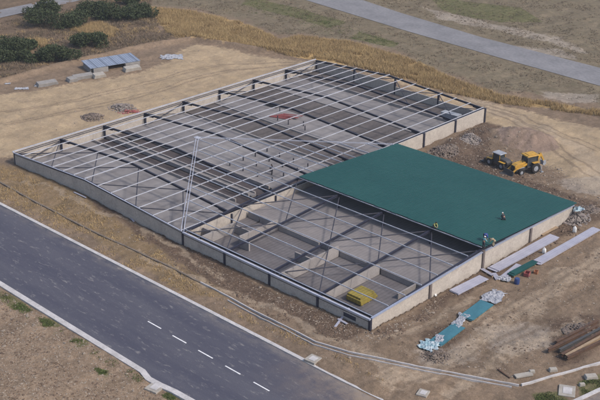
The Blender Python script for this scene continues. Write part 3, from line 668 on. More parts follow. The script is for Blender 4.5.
v, f = [], []; acc2 = [0]
for pts, n_, sz in ((PX((372, 336), (430, 302), (574, 222), (580, 230), (480, 288), (390, 345)), 900, .09), (PX((130, 228), (184, 245), (372, 335), (350, 348), (280, 322), (180, 270)), 1100, .08), (PX((435, 152), (484, 121), (500, 126), (490, 150), (560, 190), (604, 205), (604, 222), (480, 180)), 1500, .11),
                    (PX((390, 350), (480, 300), (604, 250), (604, 340), (520, 380), (400, 366)), 800, .06), (PX((470, 165), (575, 205), (600, 235), (575, 240)), 500, .12), (PX((-60, 270), (0, 286), (150, 380), (190, 402), (190, 470), (-60, 470)), 4500, .06)):
    q = scatter_poly(pts, int(n_*3.5)); q = q[fbm(q[:, 0], q[:, 1], 2.2, 3, 3) > .5][:n_]
    V, F = rocks(q, sz, 0, .6); v.append(V); f.append(F+acc2[0]); acc2[0] += len(V)
tag(raw_mesh('clods', np.vstack(v), np.vstack(f), MT['clod']), 'dark clods of broken soil lying over the bare earth', 'clods', kind='stuff')

def crumple(name, c, L, Wd, rz, amp, mt, lab, cat='plastic sheet', group=None, seed=0, base=.08, frac=.75):
    """a crumpled sheet with a ragged outline lying on the ground"""
    nx, ny = 26, 18; u, w = np.meshgrid(np.linspace(-1, 1, nx), np.linspace(-1, 1, ny), indexing='ij'); r = np.random.default_rng(seed+50); off = r.uniform(0, 90)
    x = u*L/2*(1+.25*(fbm(w*2+off, u*.5, 1, 2)-.5)*2); y = w*Wd/2*(1+.5*(fbm(u*3+off, w*.4+9, 1, 2)-.5)*2)
    nz = fbm(x*2.2+off, y*2.2, 1.0, 4); ed = np.maximum(abs(u), abs(w)); z = base+amp*np.abs(nz-.5)*4*(1-.7*ed**3)
    gx = c[0]+x*math.cos(rz)-y*math.sin(rz); gy = c[1]+x*math.sin(rz)+y*math.cos(rz); zg = height(gx, gy)
    z0 = hz(*c); V = np.stack([gx-c[0], gy-c[1], z+zg-z0], -1).reshape(-1, 3); idx = np.arange(nx*ny).reshape(nx, ny)
    F = np.stack([idx[:-1, :-1], idx[1:, :-1], idx[1:, 1:], idx[:-1, 1:]], -1).reshape(-1, 4)
    keep = (fbm(V[F].mean(1)[:, 0]*1.7+off, V[F].mean(1)[:, 1]*1.7, 1, 3)+.35*(1-ed.ravel()[F].mean(1))) > (1-frac)*.9; F = F[keep]
    o = raw_mesh(name, V, F, MT[mt], smooth=False); o.location = (c[0], c[1], z0); s = o.modifiers.new('th', 'SOLIDIFY'); s.thickness = .02
    return tag(o, lab, cat, group)

# teal sheets weighed down in a line from the panels towards the road
def teal(cx, cy, L, Wd, rz, lab):
    z = hz(cx, cy); t = empty('sheet_stack', (cx, cy, z), rz, lab, 'sheet stack')
    for k in range(3):
        b = MB(); b.box((random.uniform(-.1, .1), random.uniform(-.08, .08), .14+.06*k), (L, Wd, .045), rz=random.uniform(-.02, .02)); b.build('sheet', MT['tealfilm'], t)
    b = MB()
    b.box((0, 0, -.02), (L*.92, Wd*.8, .26)); b.build('pallet_base', MT['timber'], t)
a1 = np.array(G(435, 343)); a2 = np.array(G(452, 328)); a3 = np.array(G(478, 311)); ang = math.atan2(*(a3-a1)[::-1])
p = G(447, 335.5); teal(p[0], p[1], 5.2, 1.7, ang, 'nearer teal sheet stack on the dirt, plastic at both ends')
p = G(476.5, 312); teal(p[0], p[1], 5.0, 1.8, ang, 'farther teal sheet stack on the dirt, nearest the panels')
crumple('plastic_sheet', G(429.5, 347), 2.3, 2.1, ang, .28, 'paleblue', 'crumpled pale blue plastic at the near end of the teal sheets', seed=1, base=.2)
crumple('plastic_sheet', G(439, 340.5), 1.6, .9, ang+.5, .2, 'plastic', 'small torn white plastic lying over the nearer teal sheets', seed=5, base=.3)
crumple('plastic_sheet', G(460, 322.5), 3.4, 1.3, ang+.2, .22, 'plastic', 'torn white plastic between the two teal sheet stacks', seed=2, base=.3)
crumple('plastic_sheet', G(494, 297.5), 3.4, 2.2, ang+.1, .25, 'plastic', 'crumpled white plastic at the far end of the teal sheets', seed=3, base=.25)
# far debris on the sand
for k, (px, py, L, w, lab) in enumerate([(172, 57, 4.5, 3.2, 'broad pale scatter of torn plastic on the sandy pad below the bank'), (40, 86, 2.2, 1.2, 'white crumpled plastic against the flat concrete block'), (22, 89, 2.6, 1.2, 'white crumpled plastic lying clear of the blocks at the far left'), (8, 84, 1.2, .7, 'tiny white plastic scrap at the foot of the bank')]):
    crumple('plastic_sheet', G(px, py), L, w, .9, .18, 'plastic', lab, seed=10+k, frac=.62)
crumple('plastic_sheet', np.array([76.7, 45.9]), 1.6, 1.3, .7, .5, 'paleblue', 'pale teal plastic bundle at the corner of the green roof', seed=20, base=1.3, frac=.9)

# panel stacks
def panels(cx, cy, L, Wd, rz, n, lab, mt='panel', off=.08, group='stacks of roof panels'):
    z = hz(cx, cy); t = empty('panel_stack', (cx, cy, z), rz, lab, 'panel stack', group)
    for s in np.linspace(-.42, .42, max(3, int(L/4))): b = MB(); b.box((0, s*L, 0), (Wd*.95, .12, .26)); b.build('bearer', MT['timber'], t)
    for k in range(n):
        b = MB(); b.box((random.uniform(-off, off), random.uniform(-off, off)*4, .17+.09*k), (Wd, L-random.uniform(0, .5), .07), rz=random.uniform(-.008, .008))
        for q in range(4): b.box((-Wd/2+Wd*(q+.5)/4, 0, .17+.09*k+.04), (.07, L-.6, .022))
        b.build('panel', MT[mt], t)
panels(77.6, 17.8, 6.4, 1.5, -.06, 2, 'short pale panel stack in the dirt, nearest the road')
panels(77.5, 30.6, 14.6, 1.55, -.02, 3, 'long pale panel stack beside the end wall')
panels(80.4, 37.0, 15.4, 1.2, -.02, 3, 'long narrow pale panel stack farthest from the end wall')
panels(80.0, 26.4, 5.4, .9, -.05, 4, 'stack of dark green roof sheets with pale edges among the panels', 'green', group='stacks of green sheets')
panels(79.2, 24.9, 4.6, .8, .12, 2, 'short pale offcut panels beside the green sheets', group='short panel offcuts')
panels(78.6, 22.4, 2.0, .6, .9, 1, 'single pale offcut lying across the gap between panel stacks', group='short panel offcuts')
panels(77.2, 22.4, 2.6, .5, 1.35, 1, 'single pale offcut near the wall at the end of the long stack', group='short panel offcuts')
crumple('plastic_sheet', np.array([79.6, 22.6]), 1.9, 1.2, .6, .3, 'plastic', 'white crumpled plastic beside the dark green sheets', seed=31, base=.2)
def barrel(c, mt, lab, r=.32, h=.95, tilt=0, name='barrel', cat='barrel'):
    z = hz(*c); t = empty(name, (c[0], c[1], z), 0, lab, cat); b = MB(); b.tube((0, 0, 0), (0, 0, h*.33), r*.95, r, 14); b.tube((0, 0, h*.33), (0, 0, h*.66), r, r, 14); b.tube((0, 0, h*.66), (0, 0, h), r, r*.95, 14)
    b.build('body', MT[mt], t); b = MB(); b.tube((0, 0, h), (0, 0, h+.05), r*.88, r*.85, 14); b.build('lid', MT[mt], t)
barrel(G(517, 281, .4), 'blue', 'blue plastic barrel at the end of the green sheets', r=.36, h=.75)
def tub(c, mt, lab, w=.7, l=.9, h=.45, rz=.3):
    z = hz(*c); t = empty('tub', (c[0], c[1], z), rz, lab, 'tub'); b = MB()
    b.box((0, 0, .03), (w*.9, l*.9, .06)); 
    for s in (-1, 1): b.box((s*w*.47, 0, h/2), (.05, l, h)); b.box((0, s*l*.47, h/2), (w-.06, .05, h))
    b.build('body', MT[mt], t); b = MB(); b.bar((-w*.5, -l*.52, h), (w*.5, -l*.52, h), .06, .06); b.bar((-w*.5, l*.52, h), (w*.5, l*.52, h), .06, .06); b.build('rim', MT[mt], t)
tub(G(527, 274, .2), 'red', 'dull red tub lying beside the green sheets'); tub(G(536, 272, .2), 'orange', 'small orange tub at the foot of the narrow panel stack', .5, .6, .35)
def sack(c, lab, h=.9, zb=None, r=.28):
    z = hz(*c) if zb is None else zb; t = empty('sack', (c[0], c[1], z), .3, lab, 'sack'); b = MB(); b.box((0, 0, h*.4), (r*2, r*1.6, h*.8), taper=.85); b.build('body', MT['white'], t, bevel=.1, smooth=True)
    b = MB(); b.box((0, 0, h*.88), (r*1.1, r*.8, h*.2), taper=.6); b.build('tied_top', MT['white'], t, bevel=.04)
sack(G(544, 252, .2), 'white upright sack between the two long panel stacks'); sack(G(574.5, 231, .2), 'white upright sack beside the far end of the panels', h=1.0)
def plank(px0, px1, w, mt, lab, th=.08, up=.1, name='plank', cat='plank'):
    a = G(*px0, up); c = G(*px1, up); mid = (a+c)/2; z = max(hz(*a), hz(*c), hz(*mid)); b = MB(); d = c-a
    b.box((0, 0, .06+th/2), (float(np.hypot(*d)), w, th)); o = b.build(name, MT[mt], None, bevel=.01); o.location = (mid[0], mid[1], z); o.rotation_euler = (0, 0, math.atan2(d[1], d[0])); return tag(o, lab, cat)
plank((541, 235), (557, 227), .55, 'timber', 'wide sawn plank on the ground at the far end of the end wall', .12)
plank((431, 289), (436, 296), .25, 'white', 'short white post leaning out by the middle of the end wall')
plank((74, 192), (86, 198), .25, 'panel', 'pale metal strip on the ground outside the front wall, nearer the left corner')
plank((120, 213), (134, 221.5), .25, 'panel', 'pale metal strip on the ground outside the front wall, below the dark verge')
plank((335, 327), (350, 317), .3, 'panel', 'pale board lying beside the near corner of the building')
plank((338, 319), (347, 324), .3, 'panel', 'short pale board crossed under another near the building corner')
plank((498, 369), (510, 378), .16, 'rust', 'thin dark rod lying by the bend of the boundary kerb')
plank((515, 377), (532, 374), .7, 'paleblock', 'pale flat slab of timber beside the bend of the boundary kerb', .18)
for px, py, w, lab in ((553, 370, 1.0, 'pale stone block just inside the boundary kerb'), (532, 372, .7, 'small white block near the bend of the boundary kerb'), (591, 377, 1.5, 'long pale stone block edging the grass patch'), (582, 385, .7, 'small tan stone by the grass patch')):
    c = G(px, py, .1); b = MB(); b.box((0, 0, .15), (w, w*.6, .4), taper=.85); o = b.build('stone_block', MT['paleblock'], bevel=.06); o.location = (c[0], c[1], hz(*c)); o.rotation_euler = (0, 0, .9); tag(o, lab, 'stone block')

# rusty beams at the right edge
a = G(566, 356); c = G(600, 338); ang2 = math.atan2(c[1]-a[1], c[0]-a[0]); mid = (a+c)/2; px_, py_ = -math.sin(ang2), math.cos(ang2)
for k, (o_, s, L, mt, lab) in enumerate([(-1.0, .4, 9, 'rust', 'rusty steel beam nearest the boundary kerb'), (-.45, .8, 9.5, 'timber', 'tan beam lying among the rusty beams'), (.1, .1, 8.5, 'rust', 'rusty steel beam just behind the tan beam'), (.75, 1.2, 9.4, 'darkmetal', 'dark steel beam in the middle of the bundle'), (1.5, 0.0, 9, 'rust', 'rusty steel beam with its end sticking out of the bundle'), (2.1, 1.6, 8, 'rust', 'rusty steel beam farthest from the boundary kerb')]):
    cx, cy = mid[0]+px_*o_+math.cos(ang2)*s, mid[1]+py_*o_+math.sin(ang2)*s; b = MB(); b.ibeam((-L/2, 0, .22), (L/2, 0, .22), .34, .38, .05)
    ob = b.build('steel_beam', MT[mt]); ob.location = (cx, cy, hz(mid[0], mid[1])+.02); ob.rotation_euler = (0, 0, ang2+random.uniform(-.07, .07)); tag(ob, lab, 'beam', 'steel beams stacked on the dirt')

# ------------------------------------------------------------------ shelter and blocks by the bank
c0 = G(112, 74); sa = math.atan2(50.9-40.2, -33.6+36.3)
sh = empty('shelter', (-30.2, 43.2, hz(-28.5, 43.2)), sa, 'low shelter with a blue grey sheet roof resting on concrete blocks', 'shelter')
b = MB(); b.poly([(-5.6, -1.9, 1.05), (5.4, -1.9, 1.05), (5.4, 2.9, 1.45), (-5.6, 2.9, 1.45), (-5.6, -1.9, 1.12), (5.4, -1.9, 1.12), (5.4, 2.9, 1.52), (-5.6, 2.9, 1.52)], [(0, 3, 2, 1), (4, 5, 6, 7), (0, 1, 5, 4), (1, 2, 6, 5), (2, 3, 7, 6), (3, 0, 4, 7)])
for k in range(23): b.bar((-5.5+k*.49, -1.92, 1.13), (-5.5+k*.49, 2.9, 1.53), .07, .05)
b.build('roof', mat('shelter_sheet', (.25, .29, .37), (.20, .235, .31), .8, .5, fine=.12, ribs=(0, 2.2, .3)), sh)
b = MB(); b.box((-3.4, -1.7, .3), (3.2, .8, 1.35)); b.build('block', MT['greyblock'], sh, bevel=.05)
b = MB(); b.box((3.6, -1.7, .3), (3.2, .8, 1.35)); b.build('block', MT['greyblock'], sh, bevel=.05)
b = MB(); b.box((-.1, 2.4, .35), (10.4, .5, 1.7)); b.build('back_wall', MT['greyblock'], sh)
b = MB(); b.box((-5.3, .3, .3), (.3, 3.4, 1.4)); b.build('side_wall', MT['greyblock'], sh)
for px, py, L, rz, lab in ((47, 84, 4.2, sa, 'flat grey concrete block nearest the white plastic by the bank'), (72, 80, 2.0, sa+.1, 'small tilted concrete block next to the shelter wall'), (83, 77, 4.4, sa, 'long concrete block between the flat block and the shelter'), (99, 76, 2.6, sa, 'pale concrete block in front of the left end of the shelter'), (132, 69, 3.6, sa, 'pale concrete block in front of the right end of the shelter')):
    p = G(px, py, .2); b = MB(); b.prism([(-L/2, -.2), (L/2, -.2), (L/2, .25), (L/2-.2, .75), (-L/2+.2, .75), (-L/2, .25)], -.75, .75); o = b.build('concrete_block', MT['greyblock' if 'pale' not in lab else 'paleblock'], bevel=.05)
    o.location = (p[0], p[1], hz(*p)); o.rotation_euler = (.12, 0, rz); tag(o, lab, 'concrete block', 'concrete blocks along the bank')

# ------------------------------------------------------------------ vegetation
def leaf_cloud(lobes, n, leaf):
    P = []; tot = sum(r[3]*r[4]*r[5] for r in lobes)
    for cx, cy, cz, rx, ry, rz in lobes:
        k = int(n*rx*ry*rz/tot); d = rng.normal(size=(k, 3)); d /= np.linalg.norm(d, axis=1)[:, None]; r = rng.uniform(.55, 1.0, (k, 1))**.6
        cl = .75+.5*rng.random((k, 1))**2*0+.3*np.sin(d[:, :1]*7+cx*5)*np.cos(d[:, 1:2]*6+cy*3)*np.sin(d[:, 2:]*5+1)
        P.append(d*r*cl*[rx, ry, rz]*1.15+[cx, cy, cz])
    P = np.vstack(P); P = P[P[:, 2] > .05]; k = len(P)
    a = rng.normal(size=(k, 3)); a /= np.linalg.norm(a, axis=1)[:, None]; c = np.cross(a, rng.normal(size=(k, 3))); c /= np.linalg.norm(c, axis=1)[:, None]
    s = leaf*rng.uniform(.6, 1.5, (k, 1)); V = np.stack([P-a*s, P+c*s*.6, P+a*s, P-c*s*.6], 1).reshape(-1, 3); return V, np.arange(4*k).reshape(-1, 4)
def shrub(px, py, w, h, lab, seed):
    c = G(px, py); z = hz(*c); t = empty('shrub', (c[0], c[1], z), 0, lab, 'shrub', 'dark shrubs on the bank')
    r = random.Random(seed); lobes = []
    for k in range(9):
        u = r.uniform(-.62, .62)*w; q = r.uniform(-.35, .35)*w; zz = h*r.uniform(.28, .68)*(1-.35*abs(u)/(.62*w)); s = r.uniform(.24, .4)
        lobes.append((u*.75+q*.3, u*.7-q*.5, zz, w*s, w*s, h*r.uniform(.26, .42)))
    V, F = leaf_cloud(lobes, int(3000*max(1, w/3.2)), .17); raw_mesh('foliage', V, F, MT['leaf'], t)
    b = MB()
    for k in range(5):
        a = r.uniform(0, 6.28); b.tube((0, 0, -.2), (math.cos(a)*w*.3, math.sin(a)*w*.3, h*.55), .09, .03, 6)
    b.build('stem', MT['bark'], t)
SH = [(57, 25, 5.4, 4.4, 'largest dark shrub in the row by the narrow far road'), (44, 14, 4.0, 3.6, 'dark shrub half behind the largest one at the road edge'), (96, 15, 4.6, 3.6, 'broad dark shrub above the tawny patch'), (118, 19, 4.4, 3.6, 'dark shrub in the middle of the clump next to the golden grass'), (140, 16, 4.0, 3.2, 'dark shrub at the end of the clump nearest the golden grass'),
      (4, 55, 4.6, 4.4, 'dark shrub cut by the left edge of the view'), (27, 60, 3.4, 2.6, 'low shrub between the edge shrub and the round one'), (60, 60, 4.4, 3.2, 'round dark shrub directly above the concrete blocks'), (90, 45, 3.7, 3.0, 'lone round shrub above the shelter roof'), (20, 47, 3.0, 2.6, 'small dark shrub behind the edge shrub'), (-16, 62, 4.5, 3.6, 'dark shrub beyond the left edge of the view'), (126, 3, 3.4, 2.6, 'small dark shrub behind the clump at the top')]
for i, (px, py, w, h, lab) in enumerate(SH): shrub(px, py+1, w*1.52, h*1.2, lab, 100+i)
def blades(name, xy, h, w, per, mt, lab, cat, lean=.35, z_up=0):
    n = len(xy)*per; b = np.repeat(xy, per, 0)+rng.normal(0, .16, (n, 2)); z = height(b[:, 0], b[:, 1])-.03
    a = rng.uniform(0, 6.28, n); hh = h*rng.uniform(.55, 1.25, n); l = rng.normal(0, lean, (n, 2))*hh[:, None]; ww = w*rng.uniform(.6, 1.3, n)
    dx, dy = np.cos(a)*ww, np.sin(a)*ww; B = np.stack([b[:, 0], b[:, 1], z], -1)
    V = np.stack([B-np.stack([dx, dy, 0*dx], -1), B+np.stack([dx, dy, 0*dx], -1), B+np.stack([l[:, 0], l[:, 1], hh], -1)], 1).reshape(-1, 3)
    o = raw_mesh(name, V, np.arange(3*n).reshape(-1, 3), MT[mt]); return tag(o, lab, cat, kind='stuff')
gx = np.vstack([scatter_poly(Z_GOLD[0], 30000), scatter_poly(Z_GOLD[1], 1600), scatter_poly(Z_GOLD[2], 500)])
dn = fbm(gx[:, 0], gx[:, 1], 5, 3, 2); gx = gx[dn > .25+.22*sst(35, 58, gx[:, 0])*(gx[:, 1] > 60)]
blades('dry_grass', gx, .7, .045, 5, 'straw', 'tall golden dry grass in a band behind the building', 'dry grass')
vx = scatter_poly(PX((-60, 150), (12, 168), (150, 240), (200, 290), (330, 352), (400, 392), (-60, 180)), 4500); vx = vx[fbm(vx[:, 0], vx[:, 1], 3, 3, 1) > .5]
blades('dry_grass', vx, .28, .04, 4, 'straw', 'thin tawny grass on the verge between road and building', 'dry grass')
sx_ = np.vstack([scatter_poly(Z_SCRUB[0], 16000), scatter_poly(Z_FAR[0], 22000)]); sx_ = sx_[(fbm(sx_[:, 0], sx_[:, 1], 4, 4, 4) > .47) & (seg_d(sx_[:, 0], sx_[:, 1], FARC) > 6.4) & (sx_[:, 0] > -76)]
blades('scrub', sx_, .26, .06, 5, 'scrub', 'low dead scrub covering the bank and the far field', 'scrub', .5)
bx = scatter_poly(Z_SCRUB[0], 26000); bx = bx[(fbm(bx[:, 0], bx[:, 1], 5, 4, 1) > .46) & (bx[:, 0] > -76)]
blades('scrub', bx, .55, .055, 4, 'scrub', 'dense brown dead scrub on the bank among the shrubs', 'scrub', .5)
tx = scatter_poly(Z_SCRUB[0], 16000); dd = np.maximum(np.maximum(sdp(tx[:, 0], tx[:, 1], Z_GOLD[1]), sdp(tx[:, 0], tx[:, 1], Z_GOLD[2])), sdp(tx[:, 0], tx[:, 1], Z_GOLD[0]))
tx = tx[(fbm(tx[:, 0], tx[:, 1], 3, 4, 2)+.28*np.exp(np.minimum(dd, 0)/4) > .62) & (tx[:, 0] > -76)]
blades('dry_grass', tx, .45, .045, 5, 'straw', 'straggling pale dry grass among the scrub on the bank', 'dry grass', .45)
wx = np.vstack([scatter_poly(p, 420) for p in Z_GREEN]+[scatter_poly(PX((250, 0), (350, 22), (400, 44), (380, 46), (300, 25), (230, 6)), 900), scatter_poly(PX((0, 286), (150, 378), (140, 384), (0, 300)), 600)])
wx = wx[(fbm(wx[:, 0], wx[:, 1], 1.6, 3, 5) > .5) & (seg_d(wx[:, 0], wx[:, 1], FARC) > 6.6)]
blades('weeds', wx, .15, .06, 7, 'weed', 'green weeds in patches on verges and far field', 'weeds', .5)

# ------------------------------------------------------------------ machines
def wheel(parent, x, y, r, w):
    o = MB(); n = 20; prof = [(r*.55, -w/2), (r*.88, -w/2), (r, -w*.3), (r, w*.3), (r*.88, w/2), (r*.55, w/2)]; vs = []; fs = []
    for k in range(n):
        a = 2*math.pi*k/n; vs += [(q*math.cos(a), d, q*math.sin(a)) for q, d in prof]
    m_ = len(prof)
    for k in range(n):
        for j in range(m_): fs.append((k*m_+j, k*m_+(j+1) % m_, ((k+1) % n)*m_+(j+1) % m_, ((k+1) % n)*m_+j))
    o.poly(vs, fs); wo = o.build('wheel', MT['black'], parent); wo.location = (x, y, r)
    h = MB(); h.tube((0, -w*.36, 0), (0, w*.36, 0), r*.55, r*.55, 14); h.tube((0, -w*.44, 0), (0, w*.44, 0), r*.2, r*.2, 10); h.build('rim', MT['greymetal'], wo)
def backhoe(c, rz):
    z = hz(*c); t = empty('backhoe_loader', (c[0], c[1], z), rz, 'yellow backhoe loader with a yellow cab roof by the earth mound', 'backhoe loader'); t.scale = (1.12,)*3
    for s in (-1, 1): wheel(t, -1.0, s*.95, .78, .5); wheel(t, 1.45, s*.85, .5, .38)
    b = MB(); b.box((.25, 0, .8), (3.7, 1.0, .5)); b.build('chassis', MT['darkmetal'], t, bevel=.05)
    b = MB(); b.prism([(.35, 1.0), (2.3, 1.0), (2.35, 1.45), (1.9, 1.68), (.35, 1.8)], -.46, .46); b.build('hood', MT['yellow'], t, bevel=.06)
    b = MB(); b.box((2.37, 0, 1.2), (.06, .7, .38)); b.build('grille', MT['black'], t)
    cab = MB()
    for sx, x in ((-1.45, -1.5), (.25, .3)):
        for s in (-1, 1): cab.bar((x, s*.72, 1.0), (sx, s*.68, 2.55), .09, .09)
    cab.box((-.6, 0, 1.02), (1.85, 1.5, .16)); cab.build('cab_frame', MT['darkmetal'], t)
    b = MB(); b.prism([(-1.42, 1.12), (.24, 1.12), (.2, 2.5), (-1.4, 2.5)], -.66, .66); b.build('cab_glass', MT['glass'], t)
    b = MB(); b.box((-.62, 0, 2.64), (2.15, 1.72, .16), taper=.93); b.box((-.62, 0, 2.76), (1.3, 1.1, .07)); b.build('cab_roof', MT['yellow'], t, bevel=.05)
    for s in (-1, 1):
        b = MB(); b.bar((.2, s*.62, 1.55), (2.2, s*.62, 1.05), .12, .26); b.bar((2.2, s*.62, 1.05), (3.05, s*.62, .45), .12, .24); b.build('loader_arm', MT['yellow'], t)
        b = MB(); b.box((-1.0, s*.95, 1.66), (1.2, .52, .07)); b.build('mudguard', MT['yellow'], t, bevel=.02)
        b = MB(); b.tube((.8, s*.62, 1.1), (2.1, s*.62, .98), .06); b.build('ram', MT['greymetal'], t)
    b = MB(); b.prism([(3.0, .1), (3.95, .05), (3.9, .16), (3.2, .3), (3.1, .95), (3.0, .95)], -1.1, 1.1); b.build('front_bucket', MT['darkmetal'], t, bevel=.02)
    b = MB(); b.bar((-1.75, .1, 1.0), (-2.35, .1, 2.55), .26, .34); b.build('boom', MT['yellow'], t)
    b = MB(); b.bar((-2.35, .1, 2.55), (-3.05, .1, 1.35), .2, .26); b.build('dipper', MT['yellow'], t)
    b = MB(); b.prism([(-3.3, 1.3), (-2.85, 1.3), (-2.75, .75), (-3.0, .6), (-3.35, .85)], -.32, .42); b.build('digger_bucket', MT['greymetal'], t, bevel=.02)
    for s in (-1, 1):
        b = MB(); b.bar((-1.9, s*.9, .95), (-2.05, s*1.1, .12), .16, .16); b.box((-2.07, s*1.12, .07), (.4, .4, .08)); b.build('stabiliser', MT['greymetal'], t)
    b = MB(); b.tube((.9, .3, 1.7), (.9, .3, 2.3), .05); b.build('exhaust', MT['black'], t)
    for s in (-1, 1): b = MB(); b.box((.3, s*.6, 2.5), (.1, .18, .12)); b.build('headlight', MT['white'], t)
pc = np.array(ray0(531, 151.5, 3.0)[:2]); ph = np.array(ray0(513, 162, 1.8)[:2]); dv = ph-pc; rz_b = math.atan2(dv[1], dv[0])
ob_c = pc+np.array([math.cos(rz_b), math.sin(rz_b)])*.75
backhoe(ob_c, rz_b)
def wheel_loader(c, rz):
    z = hz(*c); t = empty('wheel_loader', (c[0], c[1], z), rz, 'dark and yellow wheeled loader with a pale grey cab roof beside the backhoe', 'loader'); t.scale = (1.1,)*3
    for s in (-1, 1): wheel(t, -1.25, s*.8, .55, .42); wheel(t, 1.15, s*.8, .55, .42)
    b = MB(); b.box((-.1, 0, .72), (3.6, 1.1, .4)); b.build('chassis', MT['darkmetal'], t, bevel=.05)
    b = MB(); b.prism([(-2.1, .85), (-.65, .85), (-.65, 1.55), (-1.8, 1.42), (-2.1, 1.2)], -.55, .55); b.build('engine_cover', MT['darkmetal'], t, bevel=.05)
    b = MB(); b.prism([(-.6, .9), (.85, .9), (.65, 2.05), (-.55, 2.05)], -.58, .58); b.build('cab_glass', MT['glass'], t)
    b = MB()
    for x0, x1 in ((-.62, -.57), (.87, .67)):
        for s in (-1, 1): b.bar((x0, s*.6, .9), (x1, s*.6, 2.06), .07, .07)
    b.build('cab_frame', MT['yellow'], t)
    b = MB(); b.box((.05, 0, 2.12), (1.7, 1.45, .12), taper=.94); b.build('cab_roof', MT['greymetal'], t, bevel=.04)
    for s in (-1, 1):
        b = MB(); b.bar((.5, s*.5, 1.2), (2.2, s*.5, .55), .12, .2); b.build('loader_arm', MT['yellow'], t)
        b = MB(); b.box((-1.25, s*.8, 1.15), (1.1, .44, .06)); b.build('mudguard', MT['yellow'], t)
        b = MB(); b.box((1.15, s*.8, 1.15), (1.0, .44, .06)); b.build('mudguard', MT['yellow'], t)
    b = MB(); b.prism([(2.1, .12), (2.95, .08), (2.9, .2), (2.3, .32), (2.2, .9), (2.1, .9)], -.95, .95); b.build('bucket', MT['darkmetal'], t, bevel=.02)
pl_ = ray0(500, 150, 2.3)[:2]; wheel_loader(pl_, math.radians(172))

